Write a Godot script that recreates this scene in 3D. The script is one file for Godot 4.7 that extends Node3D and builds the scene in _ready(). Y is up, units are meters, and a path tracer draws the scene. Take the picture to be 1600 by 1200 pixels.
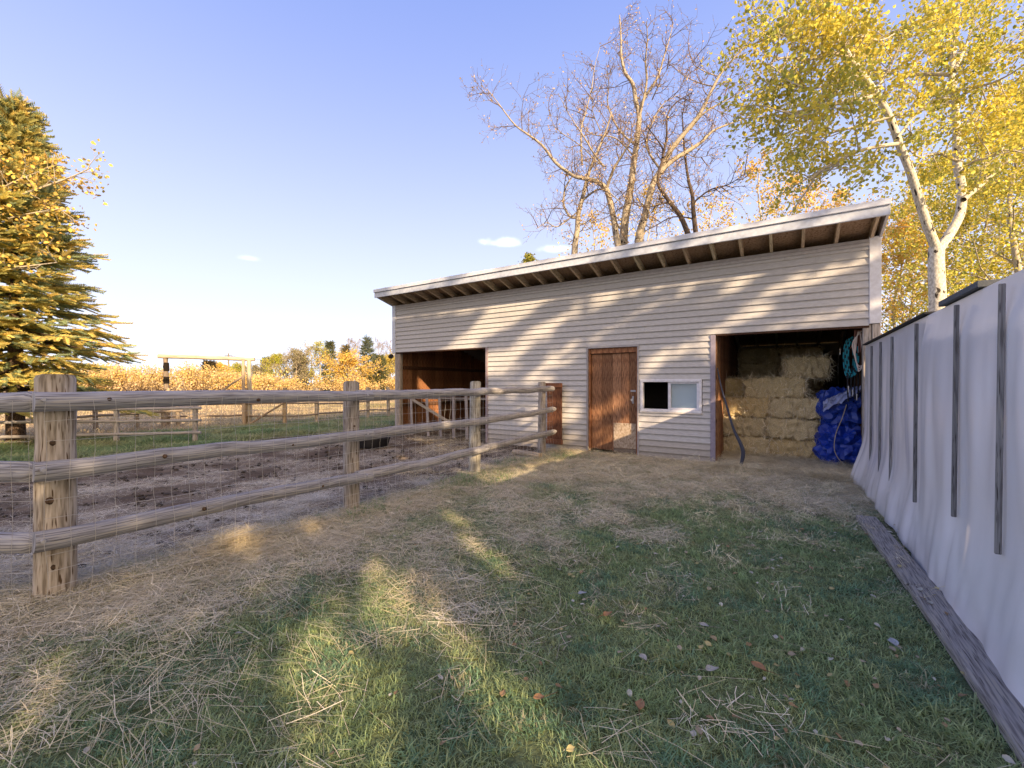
extends Node3D
# World: the foot of the camera is the origin, x runs along the barn front to the right, z points away from the barn, y is up.
# The barn front stands on z = -8.02, the rail fence on x = -3.95, the plastic house on x = 0.9.

const FPIX := 670.0
const EYE := Vector3(0, 1.35, 0)
const YAW := 0.570127
var SUN := Vector3(0.808, 0.358, 0.467)      # towards the sun
var rng := RandomNumberGenerator.new()
var M := {}
var used := {}
var bases := {}
var wob := FastNoiseLite.new()

# ---------------------------------------------------------------- mesh builder
class MB:
	var v := PackedVector3Array()
	var n := PackedVector3Array()
	var uv := PackedVector2Array()
	var c := PackedColorArray()
	var ix := PackedInt32Array()
	var col := Color(1, 1, 1)
	func poly(p: Array, outward: Vector3):
		var nn: Vector3 = (p[1] - p[0]).cross(p[2] - p[0])
		if nn.dot(outward) < 0:
			p = p.duplicate(); p.reverse(); nn = -nn
		nn = nn.normalized()
		var b := v.size()
		for q in p:
			v.append(q); n.append(nn); uv.append(Vector2(q.x + q.z, q.y)); c.append(col)
		for k in range(1, p.size() - 1):
			ix.append(b); ix.append(b + k + 1); ix.append(b + k)
	# a box with chamfered edges; t places it, h are its half sizes
	func box(t: Transform3D, h: Vector3, ch := 0.004):
		ch = minf(ch, minf(h.x, minf(h.y, h.z)) * 0.6)
		for a in 3:
			var b1 := (a + 1) % 3
			var b2 := (a + 2) % 3
			for s in [-1.0, 1.0]:
				var o := Vector3(); o[a] = s
				var pts := []
				for q in [[-1, -1], [1, -1], [1, 1], [-1, 1]]:
					var p := Vector3(); p[a] = s * h[a]; p[b1] = q[0] * (h[b1] - ch); p[b2] = q[1] * (h[b2] - ch)
					pts.append(t * p)
				poly(pts, t.basis * o)
			for s1 in [-1.0, 1.0]:
				for s2 in [-1.0, 1.0]:
					var o := Vector3(); o[b1] = s1; o[b2] = s2
					var pts := []
					for e in [[-1, 0], [1, 0], [1, 1], [-1, 1]]:
						var p := Vector3(); p[a] = e[0] * (h[a] - ch)
						p[b1] = s1 * (h[b1] - (ch if e[1] == 1 else 0.0)); p[b2] = s2 * (h[b2] - (0.0 if e[1] == 1 else ch))
						pts.append(t * p)
					poly(pts, t.basis * o)
	func bx(lo: Vector3, hi: Vector3, ch := 0.004):
		box(Transform3D(Basis(), (lo + hi) / 2), (hi - lo) / 2, ch)
	# a beam of rectangular section from a to b
	func bar(a: Vector3, b: Vector3, w: float, d: float, up := Vector3.UP, ch := 0.004):
		var y := (b - a).normalized()
		var x := y.cross(up)
		if x.length() < 0.01: x = y.cross(Vector3.RIGHT)
		x = x.normalized()
		var z := x.cross(y)
		box(Transform3D(Basis(x, y, z), (a + b) / 2), Vector3(w / 2, (b - a).length() / 2, d / 2), ch)
	func tube(p: PackedVector3Array, r: PackedFloat32Array, sides := 6, caps := true, vlen := 0.0):
		var m := p.size()
		var b := v.size()
		var ref := Vector3.UP
		var t0 := (p[1] - p[0]).normalized()
		if absf(t0.y) > 0.8: ref = Vector3.RIGHT
		var x := t0.cross(ref).normalized()
		var l := vlen
		for k in m:
			var t: Vector3 = (p[mini(k + 1, m - 1)] - p[maxi(k - 1, 0)]).normalized()
			x = (x - t * x.dot(t)).normalized()
			var y := t.cross(x)
			if k > 0: l += (p[k] - p[k - 1]).length()
			for j in sides + 1:
				var a := TAU * j / sides
				var d := x * cos(a) + y * sin(a)
				v.append(p[k] + d * r[k]); n.append(d); uv.append(Vector2(float(j) / sides, l)); c.append(col)
		for k in m - 1:
			for j in sides:
				var q := b + k * (sides + 1) + j
				var s := sides + 1
				ix.append(q); ix.append(q + s); ix.append(q + 1)
				ix.append(q + 1); ix.append(q + s); ix.append(q + s + 1)
		if caps:
			for e in [0, m - 1]:
				var pts := []
				for j in sides: pts.append(v[b + e * (sides + 1) + j])
				poly(pts, (p[e] - p[1 if e == 0 else m - 2]))
	# a grid of points, rows x columns, smooth
	func sheet(g: Array, outward: Vector3, two := false, uvs := 1.0):
		var R := g.size()
		var C: int = g[0].size()
		var b := v.size()
		var flip := false
		var mid: Vector3 = (g[R / 2][mini(C / 2 + 1, C - 1)] - g[R / 2][C / 2 - (1 if C / 2 == C - 1 else 0)]).cross(g[mini(R / 2 + 1, R - 1)][C / 2] - g[R / 2 - (1 if R / 2 == R - 1 else 0)][C / 2])
		if mid.dot(outward) < 0: flip = true
		for r in R:
			for k in C:
				var nn: Vector3 = (g[r][mini(k + 1, C - 1)] - g[r][maxi(k - 1, 0)]).cross(g[mini(r + 1, R - 1)][k] - g[maxi(r - 1, 0)][k])
				nn = nn.normalized()
				v.append(g[r][k]); n.append(-nn if flip else nn); uv.append(Vector2(k, r) * uvs); c.append(col)
		for r in R - 1:
			for k in C - 1:
				var q := b + r * C + k
				if flip:
					ix.append_array(PackedInt32Array([q, q + 1, q + C, q + 1, q + C + 1, q + C]))
				else:
					ix.append_array(PackedInt32Array([q, q + C, q + 1, q + 1, q + C, q + C + 1]))
	func mesh() -> ArrayMesh:
		var a := []
		a.resize(Mesh.ARRAY_MAX)
		a[Mesh.ARRAY_VERTEX] = v; a[Mesh.ARRAY_NORMAL] = n; a[Mesh.ARRAY_TEX_UV] = uv; a[Mesh.ARRAY_COLOR] = c; a[Mesh.ARRAY_INDEX] = ix
		var am := ArrayMesh.new()
		am.add_surface_from_arrays(Mesh.PRIMITIVE_TRIANGLES, a)
		return am

# instances of one small mesh
class Scatter:
	var buf := PackedFloat32Array()
	var count := 0
	func add(b: Basis, o: Vector3, k: Color):
		buf.append_array(PackedFloat32Array([b.x.x, b.y.x, b.z.x, o.x, b.x.y, b.y.y, b.z.y, o.y, b.x.z, b.y.z, b.z.z, o.z, k.r, k.g, k.b, 1.0]))
		count += 1
	func multi(mesh: Mesh) -> MultiMesh:
		var mm := MultiMesh.new()
		mm.transform_format = MultiMesh.TRANSFORM_3D
		mm.use_colors = true
		mm.mesh = mesh
		mm.instance_count = count
		mm.buffer = buf
		return mm

# ---------------------------------------------------------------- naming and tagging
func numbered(parent: Node, called: String) -> String:
	var key := str(parent.get_instance_id()) + called
	var k: int = used.get(key, 0)
	used[key] = k + 1
	return called if k == 0 else "%s_%03d" % [called, k]

func tag(o: Node, label := "", category := "", group := "", kind := ""):
	if label: o.set_meta("label", label)
	if category: o.set_meta("category", category)
	if group: o.set_meta("group", group)
	if kind: o.set_meta("kind", kind)
	return o

func thing(called: String, at: Vector3, label: String, category: String, group := "", turn := 0.0) -> Node3D:
	var o := Node3D.new()
	o.name = numbered(self, called)
	add_child(o, true)
	o.position = at; o.rotation.y = turn
	bases[o] = at
	return tag(o, label, category, group)

# a mesh in world coordinates as a part of a thing (or top-level)
func put(called: String, mb, material: Material, parent: Node = self, local := false) -> MeshInstance3D:
	var o := MeshInstance3D.new()
	o.name = numbered(parent, called)
	o.mesh = mb.mesh() if mb is MB else mb
	o.material_override = material
	parent.add_child(o, true)
	if not local and bases.has(parent): o.position = -bases[parent]
	return o

func many(called: String, sc: Scatter, mesh: Mesh, material: Material, parent: Node = self, local := false) -> MultiMeshInstance3D:
	var o := MultiMeshInstance3D.new()
	o.name = numbered(parent, called)
	o.multimesh = sc.multi(mesh)
	o.material_override = material
	parent.add_child(o, true)
	if not local and bases.has(parent): o.position = -bases[parent]
	o.set_meta("kind", "stuff")
	return o

func copy(o: Node3D, at: Vector3, turn: float, label := "") -> Node3D:
	var r: Node3D = o.duplicate()
	r.name = numbered(self, String(o.name).rstrip("0123456789").trim_suffix("_"))
	add_child(r, true)
	r.position = at; r.rotation = Vector3(0, turn, 0)
	if label: r.set_meta("label", label)
	return r

# ---------------------------------------------------------------- small maths
func at(u: float, vv: float, d: float) -> Vector3:      # the place at depth d that the photograph shows there
	var c := cos(YAW); var s := sin(YAW)
	return EYE + d * (Vector3(c, 0, -s) * ((u - 800.0) / FPIX) + Vector3(0, (600.0 - vv) / FPIX, 0) + Vector3(-s, 0, -c))
func on_ground(u: float, d: float) -> Vector3:
	var p := at(u, 600, d); p.y = 0.0
	return p
func rnd(a: float, b: float) -> float: return rng.randf_range(a, b)
func V(x: float, y: float, z: float) -> Vector3: return Vector3(x, y, z)
func lin(r: float, g: float, b: float) -> Color: return Color(r, g, b)
func vary(k: Color, amount: float) -> Color:
	var f := 1.0 + rnd(-amount, amount)
	return Color(k.r * f, k.g * f, k.b * f)
func any_dir() -> Vector3:
	var z := rnd(-1, 1); var a := rnd(0, TAU); var r := sqrt(1 - z * z)
	return Vector3(r * cos(a), z, r * sin(a))
func smooth_line(p: Array, per := 4) -> PackedVector3Array:   # Catmull-Rom
	var out := PackedVector3Array()
	for k in p.size() - 1:
		var a: Vector3 = p[maxi(k - 1, 0)]; var b: Vector3 = p[k]; var c: Vector3 = p[k + 1]; var d: Vector3 = p[mini(k + 2, p.size() - 1)]
		for j in per: out.append(b.cubic_interpolate(c, a, d, float(j) / per))
	out.append(p[-1])
	return out
func taper(m: int, a: float, b: float, pw := 1.0) -> PackedFloat32Array:
	var r := PackedFloat32Array()
	for k in m: r.append(lerpf(a, b, pow(float(k) / maxf(m - 1, 1), pw)))
	return r
func basis_to(y: Vector3, spin := 0.0) -> Basis:
	y = y.normalized()
	var x := y.cross(Vector3.UP if absf(y.y) < 0.9 else Vector3.RIGHT).normalized()
	return Basis(x, y, x.cross(y)) * Basis(Vector3.UP, spin)

# ---------------------------------------------------------------- procedural textures and materials
func noise(seed_: int, freq: float, oct := 4, type := FastNoiseLite.TYPE_SIMPLEX_SMOOTH, ridged := false) -> FastNoiseLite:
	var f := FastNoiseLite.new()
	f.seed = seed_; f.frequency = freq; f.noise_type = type
	f.fractal_octaves = oct
	f.fractal_type = FastNoiseLite.FRACTAL_RIDGED if ridged else FastNoiseLite.FRACTAL_FBM
	return f
func grey(f: FastNoiseLite, size := 512) -> PackedByteArray:
	var im := f.get_seamless_image(size, size)
	im.convert(Image.FORMAT_L8)
	return im.get_data()
# colours from two noise maps: a picks along the ramp, b below edge darkens to the last colour
func tex(a: PackedByteArray, ramp: Array, b := PackedByteArray(), edge := 0.0, dark := Color.BLACK, size := 512) -> ImageTexture:
	var gr := Gradient.new()
	gr.offsets = PackedFloat32Array(); gr.colors = PackedColorArray()
	var offs := PackedFloat32Array(); var cols := PackedColorArray()
	for k in ramp.size(): offs.append(0.2 + 0.6 * float(k) / maxf(ramp.size() - 1, 1)); cols.append(ramp[k])
	gr.offsets = offs; gr.colors = cols
	var lut := []
	for k in 256: lut.append(gr.sample(k / 255.0))
	var out := PackedByteArray(); out.resize(size * size * 3)
	for k in size * size:
		var c: Color = lut[a[k]]
		if edge > 0.0:
			var e := b[k] / 255.0
			if e < edge: c = c.lerp(dark, clampf((edge - e) / 0.08, 0, 1))
		out[3 * k] = int(c.r * 255); out[3 * k + 1] = int(c.g * 255); out[3 * k + 2] = int(c.b * 255)
	var im := Image.create_from_data(size, size, false, Image.FORMAT_RGB8, out)
	return ImageTexture.create_from_image(im)
func bump(a: PackedByteArray, strength: float, size := 512) -> ImageTexture:
	var im := Image.create_from_data(size, size, false, Image.FORMAT_L8, a)
	im.convert(Image.FORMAT_RGBA8)
	im.bump_map_to_normal_map(strength)
	return ImageTexture.create_from_image(im)
func mat(t: Texture2D, nm: Texture2D, scale: Vector3, rough := 0.85, tri := true, ns := 1.0) -> StandardMaterial3D:
	var m := StandardMaterial3D.new()
	m.vertex_color_use_as_albedo = true
	if t: m.albedo_texture = t
	if nm:
		m.normal_enabled = true; m.normal_texture = nm; m.normal_scale = ns
	m.roughness = rough
	m.uv1_scale = scale
	if tri: m.uv1_triplanar = true; m.uv1_world_triplanar = true
	m.metallic_specular = 0.35
	return m
func leaf_mat(back: float, rough := 0.6) -> StandardMaterial3D:
	var m := StandardMaterial3D.new()
	m.vertex_color_use_as_albedo = true
	m.roughness = rough
	m.metallic_specular = 0.3
	m.cull_mode = BaseMaterial3D.CULL_DISABLED
	if back > 0:
		m.backlight_enabled = true; m.backlight = Color(back, back, back)
	return m
func s3(r: int, g: int, b: int) -> Color: return Color(r / 255.0, g / 255.0, b / 255.0)

func materials():
	var fine := grey(noise(3, 0.03, 5))
	var fine2 := grey(noise(8, 0.02, 5))
	var crack := grey(noise(5, 0.02, 3, FastNoiseLite.TYPE_SIMPLEX_SMOOTH, false))
	var grain := grey(noise(11, 0.045, 4))
	var crack2 := grey(noise(6, 0.03, 2))
	var tg := tex(fine, [s3(142, 136, 130), s3(174, 169, 164), s3(200, 195, 188), s3(214, 202, 178)], crack2, 0.22, s3(96, 88, 82))
	var ng := bump(grain, 3.0)
	M.wood_log = mat(tg, ng, V(2, 0.16, 1), 0.85, false, 0.5)
	M.wood_logz = M.wood_log
	var tp := tex(fine2, [s3(140, 131, 118), s3(176, 168, 156), s3(198, 190, 178), s3(212, 206, 198)], crack2, 0.24, s3(98, 80, 62))
	M.post = mat(tp, ng, V(2, 0.3, 1), 0.9, false, 0.5)
	var tb := tex(fine, [s3(98, 68, 50), s3(140, 100, 74), s3(172, 130, 98), s3(192, 156, 124)], crack2, 0.25, s3(60, 40, 30))
	M.brown_y = mat(tb, ng, V(8, 0.35, 8), 0.75, true, 0.4)
	var tw := tex(fine2, [s3(140, 132, 122), s3(172, 165, 155), s3(196, 189, 178), s3(206, 196, 174)], crack2, 0.24, s3(92, 84, 76))
	M.grey_y = mat(tw, ng, V(7, 0.3, 7), 0.9, true, 0.5)
	M.grey_z = mat(tw, ng, V(7, 7, 0.3), 0.9, true, 0.5)
	M.grey_x = mat(tw, ng, V(0.3, 7, 7), 0.9, true, 0.5)
	var tv := tex(fine2, [s3(238, 236, 234), s3(247, 246, 245), s3(255, 255, 255)])
	M.vinyl = mat(tv, ng, V(0.8, 3, 3), 0.55, true, 0.12)
	M.paint = mat(tv, null, V(1, 1, 1), 0.5)
	M.metal = mat(tv, null, V(1, 1, 1), 0.35); M.metal.metallic = 0.3
	M.ply = mat(tex(fine2, [s3(190, 176, 156), s3(214, 202, 184), s3(232, 222, 208)], crack, 0.27, s3(150, 130, 108)), ng, V(2, 1.2, 2), 0.85, true, 0.3)
	M.ground = mat(tex(grey(noise(21, 0.05, 5)), [s3(196, 190, 184), s3(236, 233, 229), s3(255, 253, 250)]), bump(grey(noise(22, 0.06, 5)), 3.0), V(1.3, 1.3, 1.3), 0.95)
	M.ground.metallic_specular = 0.15
	M.straw = leaf_mat(0.25, 0.7)
	M.grass = leaf_mat(0.95, 0.6)
	M.leaf = leaf_mat(0.85, 0.55)
	M.needle = leaf_mat(0.9, 0.6)
	M.bark_dark = mat(tex(grain, [s3(96, 84, 74), s3(150, 138, 126), s3(190, 180, 168)], crack, 0.3, s3(50, 42, 36)), ng, V(2, 0.8, 1), 0.9, false)
	# aspen bark: pale, with black eyes and short level marks
	var ab := grey(noise(31, 0.012, 4)); var am := grey(noise(32, 0.009, 3))
	M.aspen = mat(tex(fine, [s3(172, 166, 152), s3(202, 197, 184), s3(224, 220, 208)], am, 0.26, s3(62, 56, 50)), bump(ab, 2.0), V(1, 0.7, 1), 0.75, false)
	M.hay = mat(tex(grain, [s3(120, 100, 66), s3(200, 180, 136), s3(242, 228, 192), s3(255, 250, 230)], crack2, 0.27, s3(80, 62, 38)), bump(grain, 8.0), V(9, 3.0, 9), 0.95)
	M.hay.uv1_world_triplanar = false
	M.tarp = mat(null, bump(grey(noise(41, 0.03, 4)), 5.0), V(3, 3, 3), 0.32); M.tarp.metallic_specular = 0.5
	M.rope = mat(null, null, Vector3.ONE, 0.8)
	M.rubber = mat(null, bump(fine, 2.0), V(4, 4, 4), 0.7)
	M.wire = mat(null, null, Vector3.ONE, 0.5); M.wire.metallic = 0.2
	# plastic film: milky, wrinkled, lets some light through
	var tpl := tex(grey(noise(51, 0.008, 5)), [s3(240, 239, 240), s3(244, 243, 244), s3(248, 247, 248), s3(251, 251, 252)])
	M.film = mat(tpl, bump(grey(noise(52, 0.008, 3, FastNoiseLite.TYPE_SIMPLEX_SMOOTH, true)), 5.0), V(0.5, 0.25, 0.5), 0.2, true, 0.03)
	M.film.backlight_enabled = true; M.film.backlight = Color(0.4, 0.4, 0.41); M.film.cull_mode = BaseMaterial3D.CULL_DISABLED
	M.film.metallic_specular = 0.5
	M.pane = StandardMaterial3D.new()
	M.pane.transparency = BaseMaterial3D.TRANSPARENCY_ALPHA
	M.pane.albedo_color = Color(0.70, 0.80, 0.86, 0.25); M.pane.roughness = 0.05; M.pane.metallic_specular = 0.8
	M.plain = mat(null, null, Vector3.ONE, 0.8)

# ---------------------------------------------------------------- scene
func _ready():
	rng.seed = 4711
	wob.seed = 9; wob.frequency = 1.0; wob.fractal_octaves = 2
	var cam := Camera3D.new()
	cam.name = "camera"
	add_child(cam)
	cam.position = EYE; cam.rotation.y = YAW
	cam.fov = 2.0 * rad_to_deg(atan(600.0 / FPIX)); cam.near = 0.05; cam.far = 2000.0
	var sun := DirectionalLight3D.new()
	sun.name = "sun"
	add_child(sun)
	sun.look_at_from_position(SUN * 50, Vector3.ZERO)
	sun.light_energy = 1.12; sun.light_color = Color(1.0, 0.875, 0.71); sun.light_angular_distance = 0.5; sun.shadow_enabled = true
	var env := Environment.new()
	env.background_mode = Environment.BG_SKY
	var skm := ProceduralSkyMaterial.new()
	skm.sky_top_color = s3(70, 92, 150); skm.sky_horizon_color = s3(177, 182, 194); skm.sky_curve = 0.34
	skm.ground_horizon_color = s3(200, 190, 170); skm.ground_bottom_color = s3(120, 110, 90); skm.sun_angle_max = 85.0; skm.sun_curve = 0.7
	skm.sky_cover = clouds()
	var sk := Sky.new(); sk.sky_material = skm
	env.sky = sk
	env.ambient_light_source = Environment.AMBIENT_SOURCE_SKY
	env.tonemap_mode = Environment.TONE_MAPPER_LINEAR
	env.tonemap_exposure = 2.85
	env.sdfgi_enabled = true; env.ssao_enabled = true; env.ssil_enabled = true
	var we := WorldEnvironment.new()
	we.name = "world_environment"; we.environment = env
	add_child(we)
	materials()
	terrain()
	barn()
	plastic_house()
	rail_fence()
	back_fences()
	gateway()
	bales()
	stall_things()
	aspen_right()
	bare_poplars()
	left_trees()
	autumn_trees()
	far_trees()
	shade_trees()
	ground_cover()
	print("built in ", Time.get_ticks_msec(), " ms")

func clouds() -> ImageTexture:
	var im := Image.create(2048, 1024, false, Image.FORMAT_RGBA8)
	im.fill(Color(0.75, 0.75, 0.75, 0))
	var f := noise(77, 0.02, 5)
	for cl in [[785.0, 379.0, 54.0, 9.0, 0.8], [862.0, 389.0, 40.0, 7.0, 0.4], [388.0, 402.0, 22.0, 4.5, 0.35]]:
		var d: Vector3 = (at(cl[0], cl[1], 1.0) - EYE).normalized()
		var pu := fposmod(atan2(d.z, d.x) / TAU + 0.25, 1.0) * 2048.0
		var pv := acos(d.y) / PI * 1024.0
		var w: float = cl[2] / FPIX * 326.0 * 0.9
		var h: float = cl[3] / FPIX * 326.0 * 0.9
		for y in range(int(pv - 3 * h), int(pv + 3 * h)):
			for x in range(int(pu - 2 * w), int(pu + 2 * w)):
				var dx := (x - pu) / w; var dy := (y - pv) / h
				if dy > 0: dy *= 1.7
				var a: float = cl[4] * smoothstep(0.0, 1.9, 1.05 - dx * dx - dy * dy + 1.5 * f.get_noise_2d(x * 2.0, y * 3.0))
				if a > 0: im.set_pixel(posmod(x, 2048), y, Color(0.75, 0.75, 0.75, maxf(a, im.get_pixel(posmod(x, 2048), y).a)))
	return ImageTexture.create_from_image(im)

# ---------------------------------------------------------------- ground
var gn := FastNoiseLite.new()
func n2(x: float, z: float, f: float) -> float: return gn.get_noise_2d(x * f, z * f)
func smooth(a: float, b: float, x: float) -> float: return smoothstep(a, b, x)
func in_pen(x: float, z: float) -> float:        # 1 inside the horse pen, left of the fence
	var side := -3.95 - x
	if z > -0.74: side = minf(side, ((x + 3.95) * -0.54 + (z + 0.74) * -0.84))
	return smooth(-0.15, 0.35, side + 0.25 * n2(x, z, 1.1))
func straw_at(x: float, z: float) -> float:
	var p := in_pen(x, z)
	var w := 0.34 + 0.7 * n2(x + 40, z, 0.9) + 0.4 * n2(x, z + 31, 2.3)
	w += 0.75 * smooth(-4.4, -6.6, z) + 0.95 * smooth(-2.3, -3.9, x) * (1.0 - 0.4 * smooth(-2.4, -4.5, z))
	w -= 0.75 * smooth(-1.7, 0.2, x) * (1.0 - smooth(-4.5, -6.5, z))
	w -= 0.5 * smooth(-2.5, -0.9, z) * smooth(-3.2, -1.8, x)
	var pen := 0.34 + 0.8 * n2(x, z, 0.7) + 0.6 * smooth(-6.8, -4.4, x) * smooth(-4.4, -2.0, z)
	return clampf(lerpf(w, pen, p), 0, 1) * (1.0 - smooth(-8.6, -10.6, x))
func height(x: float, z: float) -> float:
	var p := in_pen(x, z) * (1.0 - smooth(-9.5, -10.8, x))
	var h := 0.012 * n2(x, z, 1.3) + 0.012 * n2(x, z, 4.0) * (0.3 + p)
	h += p * (0.035 * n2(x, z, 2.2) + 0.02 * n2(x + 9, z, 7.0))
	if x < -30: h += (x + 30) * -0.006
	return h
func ground_color(x: float, z: float) -> Color:
	var pen := in_pen(x, z)
	var st := straw_at(x, z)
	var lawn := lin(0.15, 0.19, 0.095).lerp(lin(0.27, 0.25, 0.16), clampf(st * 0.8, 0, 1)).lerp(lin(0.40, 0.35, 0.22), clampf(st - 0.45, 0, 0.5))
	var dirt := lin(0.135, 0.105, 0.08).lerp(lin(0.46, 0.41, 0.33), clampf(st * 0.75, 0, 0.75))
	var blot := 1.0 + 0.34 * n2(x, z, 2.6) + 0.30 * n2(x + 17, z, 5.5)
	lawn = lawn * clampf(blot, 0.5, 1.5)
	dirt = dirt * clampf(blot, 0.5, 1.5)
	var k := lawn.lerp(dirt, pen)
	var strip := lin(0.20, 0.25, 0.12).lerp(lin(0.32, 0.30, 0.16), clampf(0.4 + n2(x, z, 0.5), 0, 1))
	k = k.lerp(strip, smooth(-10.3, -11.3, x + 0.5 * n2(x, z, 0.6)))
	var field := lin(0.50, 0.39, 0.23).lerp(lin(0.36, 0.27, 0.17), clampf(0.3 + 1.2 * n2(x, z, 0.07), 0, 1)).lerp(lin(0.3, 0.3, 0.13), clampf(0.6 * n2(x + 70, z, 0.11), 0, 1))
	k = k.lerp(field, smooth(-13.6, -14.8, x + 0.4 * n2(x, z, 0.5)))
	if x > 2.5 or z < -13.0: k = k.lerp(lin(0.13, 0.13, 0.06), smooth(2.5, 4.0, x) if x > 2.5 and x > -14 else (smooth(-13, -14, z) if x > -13 else 0.0))
	return k
func terrain():
	gn.seed = 5; gn.frequency = 1.0; gn.fractal_octaves = 3
	var xs := []; var zs := []
	var x := -14.6
	while x < 2.2: xs.append(x); x += 0.09
	var step := 0.3
	while x < 700: xs.append(x); x += step; step *= 1.25
	x = -14.7; step = 0.25
	while x > -700: xs.push_front(x); x -= step; step *= 1.12
	var z := -9.0
	while z < 1.6: zs.append(z); z += 0.09
	step = 0.3
	while z < 700: zs.append(z); z += step; step *= 1.3
	z = -9.1; step = 0.2
	while z > -700: zs.push_front(z); z -= step; step *= 1.12
	var mb := MB.new()
	var C := xs.size(); var R := zs.size()
	for r in R:
		for k in C:
			var px: float = xs[k]; var pz: float = zs[r]
			var near: bool = px > -40 and px < 12 and pz > -30 and pz < 12
			mb.v.append(V(px, height(px, pz) if near else 0.0 if px > -40 else -0.06 + 0.06 * 0, pz))
			mb.n.append(V(-(height(px + 0.05, pz) - height(px - 0.05, pz)), 0.1, -(height(px, pz + 0.05) - height(px, pz - 0.05))).normalized() if near and px > -15 else Vector3.UP)
			mb.uv.append(Vector2(px, pz)); mb.c.append(ground_color(px, pz))
	for r in R - 1:
		for k in C - 1:
			var q := r * C + k
			mb.ix.append_array(PackedInt32Array([q, q + 1, q + C, q + 1, q + C + 1, q + C]))
	tag(put("ground", mb, M.ground), "", "", "", "structure")

func blade_tuft(count: int, hgt: float, spread: float, width: float) -> ArrayMesh:
	var mb := MB.new()
	for k in count:
		var a := rnd(0, TAU); var r := spread * sqrt(rng.randf())
		var o := V(r * cos(a), 0, r * sin(a))
		var d := V(rnd(-1, 1), 0, rnd(-1, 1)).normalized()
		var side := V(-d.z, 0, d.x) * width * rnd(0.7, 1.2)
		var h := hgt * rnd(0.55, 1.1)
		var mid := o + d * h * 0.45 + V(0, h * 0.55, 0)
		var tip := o + d * h * rnd(0.9, 1.4) + V(0, h * rnd(0.55, 0.9), 0)
		var f := rnd(0.75, 1.25)
		mb.col = Color(f, f * rnd(0.95, 1.05), f)
		mb.poly([o - side, o + side, mid + side * 0.8, mid - side * 0.8], V(0, 1, 0))
		mb.poly([mid - side * 0.8, mid + side * 0.8, tip], V(0, 1, 0))
	return mb.mesh()
func straw_tuft(count: int, spread: float, lmin: float, lmax: float, lift: float, w := 0.0026, dir := -1.0) -> ArrayMesh:
	var mb := MB.new()
	for k in count:
		var a := rnd(0, TAU); var r := spread * sqrt(rng.randf())
		var o := V(r * cos(a), rnd(0.0, lift), r * sin(a))
		var b := rnd(0, TAU) if dir < 0 else dir + rng.randfn() * 0.5
		var d := V(cos(b), rnd(-0.12, 0.22), sin(b)) * rnd(lmin, lmax) * 0.5
		var side := V(-sin(b), rnd(-0.4, 0.4), cos(b)) * w * rnd(0.6, 1.3)
		var bend := V(-sin(b), rnd(0, 0.5), cos(b)) * rnd(-0.12, 0.12) * d.length()
		var f := rnd(0.65, 1.3)
		mb.col = Color(f, f * rnd(0.94, 1.03), f * rnd(0.85, 1.05))
		mb.poly([o - d - side, o - d + side, o + bend + side, o + bend - side], V(0, 1, 0))
		mb.poly([o + bend - side, o + bend + side, o + d + side, o + d - side], V(0, 1, 0))
	return mb.mesh()

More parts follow.
